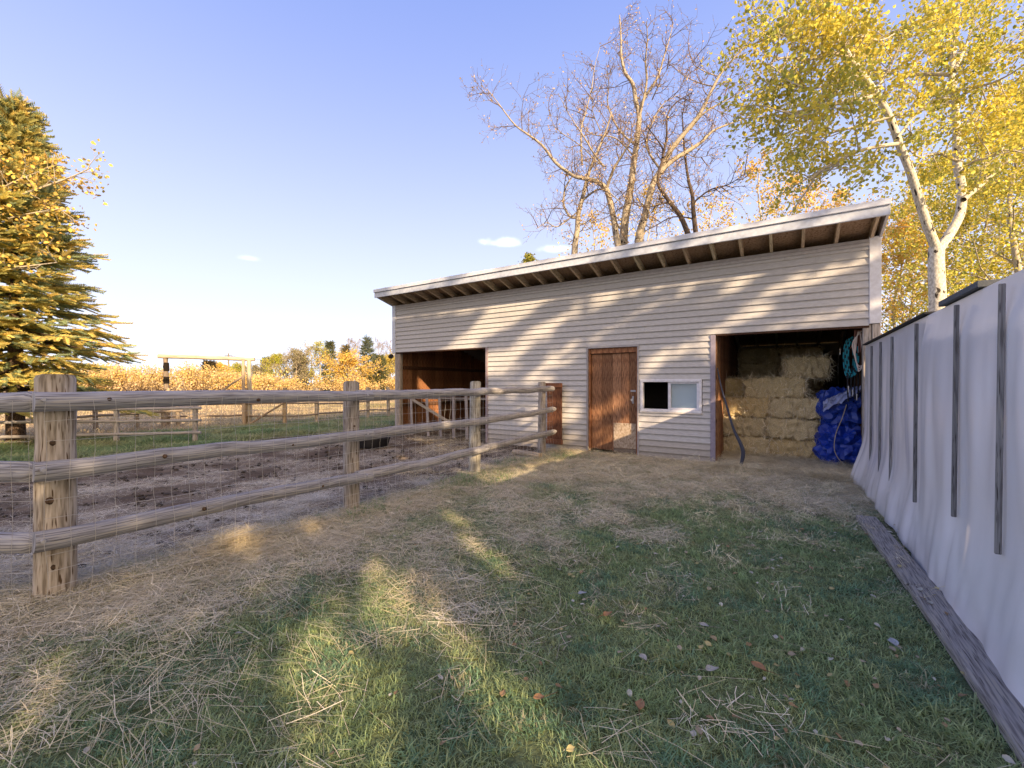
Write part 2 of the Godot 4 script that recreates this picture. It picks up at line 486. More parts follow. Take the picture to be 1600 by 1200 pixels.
func ground_cover():
	# lawn, short and uneven, greener away from the fence and the barn
	var greens := [lin(0.33, 0.44, 0.21), lin(0.40, 0.48, 0.23), lin(0.23, 0.37, 0.21), lin(0.54, 0.52, 0.33)]
	var sc := [Scatter.new(), Scatter.new(), Scatter.new()]
	for k in 75000:
		var x := rnd(-4.3, 1.0); var z := 0.9 - 8.6 * pow(rng.randf(), 1.0)
		if in_pen(x, z) > 0.6 or (z > -5.45 and x > 0.585 + (z + 5.4) * 0.03): continue
		var st := straw_at(x, z)
		if rng.randf() < st * (0.50 + 0.5 * n2(x + 7, z - 4, 2.4)) - 0.1: continue
		var p := n2(x + 11, z + 5, 1.7)
		var k2: Color = greens[clampi(int(1.4 + 2.4 * p + rnd(-0.6, 0.6)), 0, 3)]
		k2 = vary(k2.lerp(lin(0.46, 0.41, 0.27), clampf(st * 0.5, 0, 0.6)), 0.4)
		var s := rnd(0.6, 1.15) * (1.0 + 0.5 * n2(x, z + 90, 1.2))
		sc[k % 3].add(Basis(Vector3.UP, rnd(0, TAU)).scaled(V(s, s * rnd(0.7, 1.2), s)), V(x, height(x, z) - 0.004, z), k2)
	# rank grass round the posts at the end of the fence
	for c in [[-3.55, -5.1, 0.5, 260], [-3.65, -4.6, 0.35, 120], [-3.5, -7.2, 0.45, 200], [-3.75, -3.0, 0.3, 70], [-3.9, -6.2, 0.35, 100]]:
		for k in int(c[3]):
			var x: float = c[0] + rng.randfn() * c[2] * 0.5; var z: float = c[1] + rng.randfn() * c[2] * 0.7
			var s := rnd(1.2, 2.4)
			sc[k % 3].add(Basis(Vector3.UP, rnd(0, TAU)).scaled(V(s, s, s)), V(x, height(x, z) - 0.01, z), vary(lin(0.27, 0.39, 0.18), 0.25))
	for k in 3: tag(many("lawn_grass", sc[k], blade_tuft(9, 0.045, 0.035, 0.0022), M.grass), "short green lawn in front of the barn", "grass", "lawn grass")
	# the green strip behind the pen
	var gs := Scatter.new()
	for k in 26000:
		var x := rnd(-14.4, -10.2); var z := rnd(-14.0, 1.5)
		if rng.randf() > 0.85 * smooth(-10.2, -11.2, x + 0.6 * n2(x, z, 0.7)): continue
		var s := rnd(1.2, 2.6) * (1.0 + 0.6 * n2(x, z, 0.8))
		var kk := lin(0.28, 0.38, 0.17).lerp(lin(0.50, 0.47, 0.24), clampf(0.25 + n2(x, z + 3, 0.6) + 0.35 * smooth(-5, -9, z), 0, 1))
		gs.add(Basis(Vector3.UP, rnd(0, TAU)).scaled(V(s, s, s)), V(x, -0.01, z), vary(kk, 0.25))
	tag(many("pasture_grass", gs, blade_tuft(9, 0.075, 0.06, 0.004), M.grass), "rank green grass in the strip behind the pen", "grass")
	# dry stubble of the field
	var fs := Scatter.new()
	for k in 22000:
		var d := 1.2 * pow(rng.randf(), 2.0) * 40.0
		var x := -14.0 - d; var z := rnd(-34, 6) * (1.0 + d * 0.03)
		var s := rnd(1.0, 2.4)
		fs.add(Basis(Vector3.UP, rnd(0, TAU)).scaled(V(s, s, s)), V(x, 0.0, z), vary(lin(0.66, 0.54, 0.34).lerp(lin(0.46, 0.42, 0.2), clampf(n2(x, z, 0.1) * 1.5, 0, 1)), 0.3))
	tag(many("field_stubble", fs, blade_tuft(8, 0.08, 0.12, 0.006), M.grass), "dry tan grass of the field beyond the fences", "grass")
	# loose straw
	var ss := [Scatter.new(), Scatter.new(), Scatter.new(), Scatter.new()]
	for k in 90000:
		var x := rnd(-9.5, 1.0); var z := rnd(-9.6, 0.9)
		if x < -4.3 and rng.randf() < 0.45: continue
		if z < -7.9 and not (x > -1.0 and x < 1.0) and not (x > -8.8 and x < -5.8): continue
		if x > 0.84 and z > -7.4: continue
		var st := straw_at(x, z)
		if rng.randf() > st * st * (0.5 + 0.5 * n2(x + 3, z + 8, 1.9)) + 0.08 * st + 0.006: continue
		var kk := lin(0.66, 0.57, 0.36).lerp(lin(0.76, 0.70, 0.55), rng.randf())
		if in_pen(x, z) > 0.5: kk = lin(0.66, 0.60, 0.48).lerp(lin(0.78, 0.74, 0.63), rng.randf()).lerp(lin(0.16, 0.12, 0.08), 0.55 * clampf(0.4 - n2(x, z, 0.9), 0, 1) * smooth(-5.0, -7.0, x))
		var s := rnd(0.7, 1.25)
		ss[k % 4].add(Basis(V(rnd(-0.1, 0.1), 1, rnd(-0.1, 0.1)).normalized(), rnd(0, TAU)).scaled(V(s, s, s)), V(x, height(x, z) + rnd(0.0, 0.02), z), vary(kk, 0.2))
	# drifts of straw lit by the sun along the fence and the spill in front of the bales
	for c in [[-3.85, -1.75, 0.35, 170, 0.10], [-3.75, -2.4, 0.2, 50, 0.06], [-4.6, -0.9, 0.5, 90, 0.05], [-2.0, -2.1, 0.25, 30, 0.03], [-4.6, -4.6, 0.4, 60, 0.04], [-5.6, -6.6, 0.6, 90, 0.05], [-6.8, -7.5, 0.6, 90, 0.06], [0.6, -7.4, 0.35, 140, 0.12]]:
		for k in int(c[3]):
			var x: float = c[0] + rng.randfn() * c[2] * 0.6; var z: float = c[1] + rng.randfn() * c[2] * 0.5
			var e := exp(-((x - c[0]) * (x - c[0]) + (z - c[1]) * (z - c[1])) / (c[2] * c[2]))
			ss[k % 4].add(Basis(V(rnd(-0.2, 0.2), 1, rnd(-0.2, 0.2)).normalized(), rnd(0, TAU)), V(x, height(x, z) + rng.randf() * c[4] * e, z), vary(lin(0.72, 0.61, 0.38), 0.2))
	for k in 1800:
		var x := rnd(-1.0, 1.0); var z := rnd(-9.7, -7.4)
		ss[k % 4].add(Basis(V(rnd(-0.15, 0.15), 1, rnd(-0.15, 0.15)).normalized(), rnd(0, TAU)), V(x, rng.randf() * 0.09, z), vary(lin(0.70, 0.64, 0.46), 0.2))
	# trodden mats of straw between the fence and the shed, thick enough to shade one another
	for k in 5200:
		var x := rnd(-3.9, 0.85); var z := rnd(-7.9, -3.4)
		if n2(x, z, 2.1) + n2(x, z + 50, 4.5) * 0.6 < rnd(-0.25, 0.35) + smooth(-5.6, -3.8, z) * 0.5: continue
		if x > 0.8 and z > -7.4: continue
		ss[k % 3].add(Basis(V(rnd(-0.25, 0.25), 1, rnd(-0.25, 0.25)).normalized(), rnd(0, TAU)).scaled(V(0.9, rnd(0.8, 2.2), 0.9)), V(x, height(x, z) + rnd(0.0, 0.015), z), vary(lin(0.74, 0.66, 0.44), 0.35))
	for k in 4: tag(many("loose_straw", ss[k], straw_tuft(24, 0.13, 0.04, 0.12, 0.022, 0.0010) if k < 3 else straw_tuft(15, 0.14, 0.08, 0.2, 0.03, 0.0010), M.straw), "loose straw strewn over lawn and pen", "straw", "loose straw")
	var ls := Scatter.new()
	for k in 3800:
		var x := rnd(-4.2, 0.3); var z := rnd(-6.8, 0.6)
		if rng.randf() > 0.02 + 0.98 * smooth(-1.0, -3.0, x) : continue
		if n2(x + 3, z + 60, 1.3) < rnd(-0.35, 0.25): continue
		ls.add(Basis(V(rnd(-0.12, 0.12), 1, rnd(-0.12, 0.12)).normalized(), rnd(-0.9, 0.9) + 0.5).scaled(V(1, 1, 1) * rnd(0.7, 1.2)), V(x, height(x, z) + rnd(0.005, 0.03), z), vary(lin(0.66, 0.58, 0.38), 0.25))
	tag(many("straw_strands", ls, straw_tuft(9, 0.2, 0.10, 0.28, 0.03, 0.0009, 0.3), M.straw), "long single straws lying across the grass", "straw")
	# clods of dung and soil in the pen
	var clod := MB.new()
	clod_shape(clod, 0.05)
	var cs := Scatter.new()
	for k in 1500:
		var x := rnd(-10.2, -4.3); var z := rnd(-7.8, 0.5)
		if in_pen(x, z) < 0.8 or n2(x, z, 0.9) > 0.12 + rnd(-0.1, 0.1): continue
		var s := rnd(0.25, 0.95)
		cs.add(Basis(any_dir(), rnd(0, TAU)).scaled(V(s, s * 0.7, s)), V(x, height(x, z) + 0.005, z), vary(lin(0.06, 0.048, 0.036), 0.4))
	tag(many("soil_clods", cs, clod.mesh(), M.plain), "dark clods of trampled soil in the pen", "soil")
	# fallen leaves: the larger ones apart
	var lm := fallen_leaf_mesh()
	var fl := Scatter.new()
	for k in 1000:
		var x := rnd(-3.2, 0.88); var z := rnd(-6.5, 0.4)
		if rng.randf() > 0.15 + 0.85 * smooth(-2.6, 0.4, x): continue
		var s := rnd(0.3, 0.72)
		fl.add(Basis(V(rnd(-0.3, 0.3), 1, rnd(-0.3, 0.3)).normalized(), rnd(0, TAU)).scaled(V(s, s, s)), V(x, (0.072 if z > -5.4 and x > 0.6 + (z + 5.4) * 0.03 else height(x, z) + 0.025), z), vary([lin(0.50, 0.42, 0.30), lin(0.58, 0.56, 0.48), lin(0.40, 0.27, 0.15), lin(0.52, 0.45, 0.22)][k % 4], 0.2))
	tag(many("leaf_litter", fl, lm, M.leaf), "small dry leaves scattered over the lawn", "leaves")
	var spots := [[[950, 962], 0, 1.25, "rust brown fallen leaf curled on the middle of the lawn"], [[1185, 1046], 0, 1.35, "rust brown fallen leaf on the lawn, nearest the timber edging"], [[1113, 1048], 1, 1.25, "pale grey fallen leaf left of the rust brown leaf near the edging"], [[1005, 1032], 1, 1.1, "pale fallen leaf low in the middle of the lawn"], [[910, 928], 2, 1.1, "bluish grey leaf on the lawn in line with the window"], [[1100, 978], 1, 1.0, "pale narrow leaf lying beside a tan leaf on the right of the lawn"], [[1115, 1000], 3, 1.0, "tan fallen leaf just below the pale narrow leaf"], [[1000, 1104], 0, 1.15, "orange brown leaf at the bottom of the lawn"], [[842, 1095], 0, 1.0, "orange brown leaf at the edge of the sunlit grass patch"], [[1395, 1005], 2, 1.3, "round silvery seed head leaf beside the timber edging"], [[1515, 1018], 3, 1.2, "curled yellow leaf lying on the timber edging"]]
	var tones := [lin(0.42, 0.24, 0.13), lin(0.55, 0.52, 0.46), lin(0.48, 0.50, 0.52), lin(0.52, 0.40, 0.22)]
	for s in spots:
		var dd: float = FPIX * 1.33 / (s[0][1] - 600.0)
		var p := at(s[0][0], s[0][1], dd)
		var t := thing("fallen_leaf", V(p.x, height(p.x, p.z) + 0.03, p.z), s[3], "leaf", "larger fallen leaves on the lawn", rnd(0, TAU))
		var mb := MB.new(); mb.col = tones[s[1]]
		leaf_blade(mb, 0.041 * s[2])
		put("blade", mb, M.leaf, t, true)
		var sm := MB.new(); sm.col = tones[s[1]] * 0.7
		sm.tube(PackedVector3Array([V(0, 0, 0.03), V(0.004, 0.004, 0.06), V(0.01, 0.002, 0.085)]), taper(3, 0.0016, 0.001), 4)
		put("stalk", sm, M.leaf, t, true)

func clod_shape(mb: MB, r: float):
	var g := []
	for a in 6:
		var row := []
		for b in 8:
			var th := PI * a / 5.0; var ph := TAU * b / 7.0
			var q := r * (0.8 + 0.5 * wob.get_noise_3d(3 * sin(th) * cos(ph if b < 7 else 0.0), 3 * cos(th), 3 * sin(th) * sin(ph if b < 7 else 0.0)))
			row.append(V(q * sin(th) * cos(ph), q * cos(th), q * sin(th) * sin(ph)))
		g.append(row)
	mb.sheet(g, V(0, 0, 1))
func leaf_blade(mb: MB, s: float):
	var g := []
	for r in 6:
		var t := r / 5.0
		var w := 0.42 * sin(PI * pow(t * 0.94 + 0.03, 0.8)) * s
		var row := []
		for k in 4:
			var q := (k - 1.5) / 1.5
			row.append(V(q * w, 0.25 * absf(q) * w + 0.1 * s * t * t + 0.08 * s * sin(5 * q + 4 * t), (0.5 - t) * 1.2 * s))
		g.append(row)
	mb.sheet(g, V(0, 1, 0))
func fallen_leaf_mesh() -> ArrayMesh:
	var mb := MB.new()
	leaf_blade(mb, 0.045)
	return mb.mesh()

# ---------------------------------------------------------------- the shed
const WZ := -8.02
func lap_board(parent: Node3D, x0: float, x1: float, y0: float, h: float):
	var mb := MB.new()
	var f := rnd(0.965, 1.035)
	mb.col = Color(0.55 * f, 0.54 * f, 0.525 * f)
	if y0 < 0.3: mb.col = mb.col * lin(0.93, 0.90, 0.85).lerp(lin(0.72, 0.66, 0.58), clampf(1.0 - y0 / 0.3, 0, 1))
	var a := V(0, y0, WZ + 0.002 + 0.030); var b := V(0, y0 + h, WZ + 0.002 + 0.002)
	var e := rnd(-0.0012, 0.0012)
	var prof := [V(0, y0, WZ + 0.001), V(0, y0 - 0.004, a.z - 0.002), V(0, y0 + 0.003 + e, a.z), b, V(0, y0 + h, WZ + 0.001)]
	for k in prof.size() - 1:
		var p: Vector3 = prof[k]; var q: Vector3 = prof[k + 1]
		mb.poly([V(x0, p.y, p.z), V(x1, p.y, p.z), V(x1, q.y, q.z), V(x0, q.y, q.z)], V(0, 1, 0) if k == 3 else (V(0, -1, 0.1) if k == 0 else V(0, 0, 1)))
	for x in [x0, x1]:
		var pts := []
		for p in prof: pts.append(V(x, p.y, p.z))
		mb.poly(pts, V(-1 if x == x0 else 1, 0, 0))
	put("siding_board", mb, M.vinyl, parent)
func simple(parent: Node, called: String, lo: Vector3, hi: Vector3, k: Color, m: Material, ch := 0.004) -> MeshInstance3D:
	var mb := MB.new(); mb.col = k
	mb.bx(lo, hi, ch)
	return put(called, mb, m, parent)
func planks_z(parent: Node3D, x: float, z0: float, z1: float, y1: float, face: float, k: Color):   # upright planks on a wall that faces along x
	var z := z0
	while z < z1 - 0.02:
		var w := rnd(0.15, 0.21)
		var o := rnd(0, 0.008) * face
		simple(parent, "plank", V(x - 0.012 + o, 0.02, z + 0.004), V(x + 0.012 + o, y1 - 0.28 * (-8.05 - z) - rnd(0, 0.03), minf(z + w, z1) - 0.003), vary(k, 0.3), M.brown_y)
		z += w
func planks_x(parent: Node3D, z: float, x0: float, x1: float, y1: float, k: Color):
	var x := x0
	while x < x1 - 0.02:
		var w := rnd(0.15, 0.21)
		var o := rnd(0, 0.008)
		simple(parent, "plank", V(x + 0.004, 0.02, z - 0.012 + o), V(minf(x + w, x1) - 0.003, y1 - rnd(0, 0.03), z + 0.012 + o), vary(k, 0.3), M.brown_y)
		x += w

func barn():
	var t := thing("shed", V(-3.9, 0, -10.2), "long beige sided farm shed with a lean-to roof and two open bays", "shed")
	var dim := lin(0.36, 0.33, 0.30)
	var back := -12.5
	# sheathing and outer walls
	simple(t, "wall", V(-8.95, 2.21, WZ - 0.05), V(1.12, 3.45, WZ), dim, M.grey_x)
	simple(t, "wall", V(-5.80, 0.0, WZ - 0.05), V(-3.33, 2.207, WZ), dim, M.grey_x)
	simple(t, "wall", V(-2.34, 0.0, WZ - 0.05), V(-1.06, 0.86, WZ), dim, M.grey_x)
	simple(t, "wall", V(-2.34, 1.42, WZ - 0.05), V(-1.06, 2.207, WZ), dim, M.grey_x)
	simple(t, "wall", V(-2.34, 0.863, WZ - 0.05), V(-2.27, 1.417, WZ), dim, M.grey_x)
	simple(t, "wall", V(-1.25, 0.863, WZ - 0.05), V(-1.06, 1.417, WZ), dim, M.grey_x)
	for s in [[-8.95, -8.83], [1.04, 1.12]]:
		var mb := MB.new(); mb.col = lin(0.47, 0.435, 0.42)
		var x0: float = s[0]; var x1: float = s[1]
		var z1 := WZ - 0.06
		for x in [x0, x1]:
			mb.poly([V(x, 0, z1), V(x, 0, back), V(x, 2.31, back), V(x, 3.40, z1)], V(-1 if x == x0 else 1, 0, 0))
		mb.poly([V(x0, 0, z1), V(x1, 0, z1), V(x1, 3.4, z1), V(x0, 3.4, z1)], V(0, 0, 1))
		mb.poly([V(x0, 0, back), V(x1, 0, back), V(x1, 2.31, back), V(x0, 2.31, back)], V(0, 0, -1))
		put("side_wall", mb, M.vinyl, t)
	simple(t, "back_wall", V(-8.82, 0, back), V(1.03, 2.31, back + 0.06), lin(0.47, 0.435, 0.42), M.vinyl)
	# partitions
	for x in [-5.78, -1.075]:
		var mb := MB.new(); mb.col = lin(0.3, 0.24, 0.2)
		for e in [-0.02, 0.02]:
			mb.poly([V(x + e, 0, WZ - 0.06), V(x + e, 0, back + 0.07), V(x + e, 2.2, back + 0.07), V(x + e, 3.4, WZ - 0.06)], V(e, 0, 0))
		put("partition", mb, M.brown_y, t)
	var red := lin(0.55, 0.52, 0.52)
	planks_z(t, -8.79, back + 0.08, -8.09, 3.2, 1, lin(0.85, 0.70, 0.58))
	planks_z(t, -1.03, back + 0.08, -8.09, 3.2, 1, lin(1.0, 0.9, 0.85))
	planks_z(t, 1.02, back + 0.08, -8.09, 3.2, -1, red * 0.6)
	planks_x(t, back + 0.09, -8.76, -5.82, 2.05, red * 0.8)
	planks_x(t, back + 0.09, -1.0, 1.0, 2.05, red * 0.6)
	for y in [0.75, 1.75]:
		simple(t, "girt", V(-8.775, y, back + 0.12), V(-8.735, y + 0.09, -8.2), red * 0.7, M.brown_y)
	# siding
	for k in 11:
		var y := 2.20 + 0.11 * k
		var cuts := [-8.83]
		var x := -8.83 + rnd(0.9, 3.4)
		while x < 0.4:
			cuts.append(x); x += 3.66
		cuts.append(1.0)
		for j in cuts.size() - 1: lap_board(t, cuts[j] + (0.001 if j > 0 else 0.0), cuts[j + 1] - 0.001, y, 0.112)
	lap_board(t, -5.78, -1.10, 2.09, 0.111)
	for k in 19:
		var y := 0.11 * k
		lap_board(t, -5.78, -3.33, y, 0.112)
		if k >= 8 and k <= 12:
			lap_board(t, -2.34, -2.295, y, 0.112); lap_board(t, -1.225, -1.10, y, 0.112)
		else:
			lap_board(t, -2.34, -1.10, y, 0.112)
	simple(t, "frieze_board", V(-8.83, 3.345, WZ + 0.033), V(1.0, 3.392, WZ + 0.046), lin(0.45, 0.43, 0.42), M.paint)
	simple(t, "frieze_board", V(-8.83, 3.394, WZ + 0.033), V(1.0, 3.445, WZ + 0.042), lin(0.36, 0.34, 0.33), M.paint)
	var white := lin(0.74, 0.75, 0.79)
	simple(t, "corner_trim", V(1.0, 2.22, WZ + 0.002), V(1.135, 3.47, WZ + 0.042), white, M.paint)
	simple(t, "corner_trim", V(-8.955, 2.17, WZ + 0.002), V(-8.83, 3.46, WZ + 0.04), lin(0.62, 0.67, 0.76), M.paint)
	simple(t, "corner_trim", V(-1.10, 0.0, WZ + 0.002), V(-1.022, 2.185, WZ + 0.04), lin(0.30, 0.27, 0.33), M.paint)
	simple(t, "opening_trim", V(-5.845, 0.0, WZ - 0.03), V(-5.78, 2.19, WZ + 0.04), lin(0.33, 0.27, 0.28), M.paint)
	simple(t, "opening_trim", V(-8.83, 2.165, WZ - 0.05), V(-5.78, 2.196, WZ + 0.022), lin(0.2, 0.17, 0.16), M.brown_y)
	simple(t, "opening_trim", V(-1.02, 2.165, WZ - 0.05), V(1.0, 2.196, WZ + 0.022), lin(0.2, 0.17, 0.16), M.brown_y)
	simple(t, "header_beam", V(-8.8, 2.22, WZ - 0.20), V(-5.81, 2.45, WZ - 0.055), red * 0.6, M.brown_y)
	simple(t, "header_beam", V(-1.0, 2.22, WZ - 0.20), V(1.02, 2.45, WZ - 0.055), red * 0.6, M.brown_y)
	simple(t, "corner_post", V(0.93, 0, WZ - 0.10), V(1.03, 2.21, WZ + 0.005), lin(0.78, 0.76, 0.78), M.grey_y, 0.01)
	simple(t, "corner_post", V(1.035, 0, WZ - 0.055), V(1.13, 2.217, WZ + 0.022), lin(0.95, 0.92, 0.92), M.grey_y, 0.01)
	simple(t, "corner_post", V(-8.86, 0, WZ - 0.12), V(-8.70, 2.19, WZ - 0.001), lin(0.72, 0.68, 0.68), M.grey_y, 0.02)
	# door
	var door := simple(t, "door", V(-3.29, 0.06, WZ - 0.105), V(-2.39, 1.945, WZ - 0.088), lin(0.4, 0.3, 0.26), M.brown_y)
	var px := [-3.285, -3.07, -2.86, -2.68, -2.53, -2.395]
	var tones := [0.85, 0.62, 1.15, 0.95, 0.6]
	for k in 5:
		var mb := MB.new(); mb.col = lin(1.0, 0.94, 0.88) * tones[k]
		mb.bx(V(px[k] + 0.002, 0.05 + rnd(0, 0.02), WZ - 0.0875), V(px[k + 1] - 0.002, 1.94 - rnd(0, 0.01), WZ - 0.062 + rnd(0, 0.006)), 0.004)
		put("plank", mb, M.brown_y, door, true)
	var pmb := MB.new(); pmb.col = lin(0.62, 0.56, 0.50); pmb.bx(V(-2.83, 0.12, WZ - 0.0545), V(-2.395, 0.60, WZ - 0.045), 0.002)
	put("plywood_patch", pmb, M.ply, door, true)
	pmb = MB.new(); pmb.col = lin(0.42, 0.38, 0.34); pmb.bx(V(-2.83, 0.03, WZ - 0.0535), V(-2.395, 0.11, WZ - 0.040), 0.004)
	put("kick_board", pmb, M.grey_x, door, true)
	pmb = MB.new(); pmb.col = lin(0.4, 0.4, 0.42); pmb.bx(V(-2.47, 0.98, WZ - 0.056), V(-2.435, 1.12, WZ - 0.045), 0.003)
	pmb.tube(PackedVector3Array([V(-2.45, 1.05, WZ - 0.045), V(-2.45, 1.05, WZ - 0.005), V(-2.45, 1.05, WZ + 0.02)]), PackedFloat32Array([0.012, 0.014, 0.026]), 10)
	pmb.bx(V(-2.50, 1.20, WZ - 0.056), V(-2.40, 1.235, WZ - 0.048), 0.003)
	put("latch", pmb, M.metal, door, true)
	simple(t, "door_frame", V(-3.33, 0.0, WZ - 0.11), V(-3.295, 2.05, WZ - 0.002), lin(1.0, 0.85, 0.75), M.brown_y)
	simple(t, "door_frame", V(-2.385, 0.0, WZ - 0.11), V(-2.345, 2.05, WZ - 0.002), lin(0.8, 0.7, 0.65), M.brown_y)
	simple(t, "door_frame", V(-3.294, 1.95, WZ - 0.11), V(-2.386, 2.05, WZ - 0.02), lin(1.0, 0.88, 0.8), M.brown_y)
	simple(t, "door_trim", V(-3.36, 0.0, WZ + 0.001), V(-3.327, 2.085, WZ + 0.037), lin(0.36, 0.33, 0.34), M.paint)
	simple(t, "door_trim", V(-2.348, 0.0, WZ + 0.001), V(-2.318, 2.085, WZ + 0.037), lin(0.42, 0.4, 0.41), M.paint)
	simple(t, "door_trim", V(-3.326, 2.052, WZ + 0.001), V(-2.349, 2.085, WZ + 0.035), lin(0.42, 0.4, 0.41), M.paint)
	# window: left half slid open
	var wn := MB.new(); wn.col = lin(0.80, 0.80, 0.84)
	for q in [[-2.29, 0.845, -1.235, 0.895], [-2.29, 1.385, -1.235, 1.435], [-2.29, 0.896, -2.24, 1.384], [-1.285, 0.896, -1.235, 1.384]]:
		wn.bx(V(q[0], q[1], WZ - 0.05), V(q[2], q[3], WZ + 0.042), 0.005)
	var win := put("window", wn, M.paint, t)
	var sa := MB.new(); sa.col = lin(0.78, 0.78, 0.82)
	for q in [[-1.80, 0.897, -1.752, 1.383], [-1.320, 0.897, -1.286, 1.383], [-1.751, 0.897, -1.321, 0.925], [-1.751, 1.355, -1.321, 1.383]]:
		sa.bx(V(q[0], q[1], WZ - 0.03), V(q[2], q[3], WZ + 0.018), 0.004)
	put("sash", sa, M.paint, win, true)
	var pn := MB.new(); pn.poly([V(-1.751, 0.925, WZ - 0.008), V(-1.321, 0.925, WZ - 0.008), V(-1.321, 1.355, WZ - 0.008), V(-1.751, 1.355, WZ - 0.008)], V(0, 0, 1))
	put("pane", pn, M.pane, win, true)
	var cu := MB.new(); cu.col = lin(0.46, 0.58, 0.66)  # panel behind the pane; the glass's sky reflection is put into its pale blue
	cu.bx(V(-1.76, 0.90, WZ - 0.10), V(-1.31, 1.38, WZ - 0.09), 0.002)
	put("reflection_backing", cu, M.plain, win, true)
	var si := MB.new(); si.col = lin(0.7, 0.66, 0.6); si.bx(V(-2.30, 0.822, WZ + 0.005), V(-1.225, 0.843, WZ + 0.045), 0.004)
	put("sill", si, M.paint, win, true)
	# roof
	var run := func(z: float) -> float: return 3.44 + (z - WZ) * 0.28
	for k in 25:
		var x := -8.87 + k * 0.4125
		var mb := MB.new(); mb.col = vary(lin(1.0, 0.86, 0.70), 0.12)
		mb.bar(V(x, run.call(-7.455) + 0.07, -7.455), V(x, run.call(-12.6) + 0.07, -12.6), 0.04, 0.135, V(0, 1, 0), 0.003)
		put("rafter", mb, M.grey_z, t)
	var so := MB.new(); so.col = lin(0.46, 0.36, 0.28)
	so.bar(V(-3.92, run.call(-7.452) + 0.148, -7.452), V(-3.92, run.call(-12.7) + 0.148, -12.7), 10.06, 0.012, V(0, 1, 0), 0.001)
	put("roof_sheathing", so, M.ply, t)
	var ro := MB.new(); ro.col = lin(0.6, 0.62, 0.66)
	ro.bar(V(-3.92, run.call(-7.40) + 0.167, -7.40), V(-3.92, run.call(-12.75) + 0.167, -12.75), 10.12, 0.02, V(0, 1, 0), 0.003)
	for k in 33:
		var x := -8.9 + k * 0.311
		ro.bar(V(x, run.call(-7.40) + 0.186, -7.42), V(x, run.call(-12.75) + 0.186, -12.75), 0.03, 0.016, V(0, 1, 0), 0.003)
	put("metal_roofing", ro, M.metal, t)
	simple(t, "fascia", V(-8.985, 3.578, -7.45), V(1.145, 3.702, -7.415), lin(0.58, 0.63, 0.71), M.paint)
	simple(t, "drip_edge", V(-8.99, 3.707, -7.45), V(1.15, 3.785, -7.385), lin(0.66, 0.70, 0.77), M.paint)
	for x in [-8.967, 1.127]:
		var mb := MB.new(); mb.col = lin(0.6, 0.6, 0.64)
		mb.bar(V(x, run.call(-7.452) + 0.075, -7.452), V(x, run.call(-12.7) + 0.075, -12.7), 0.03, 0.15, V(0, 1, 0), 0.003)
		put("rake_board", mb, M.paint, t)
	# lamp under the left corner
	var fl := MB.new(); fl.col = lin(0.03, 0.03, 0.035)
	fl.tube(PackedVector3Array([V(-8.93, 2.13, -7.99), V(-8.95, 2.10, -7.94)]), PackedFloat32Array([0.015, 0.015]), 8)
	fl.tube(PackedVector3Array([V(-9.03, 2.08, -7.98), V(-8.99, 2.085, -7.95), V(-8.91, 2.09, -7.91), V(-8.885, 2.09, -7.90)]), PackedFloat32Array([0.035, 0.055, 0.065, 0.05]), 12)
	put("flood_lamp", fl, M.rubber, t)

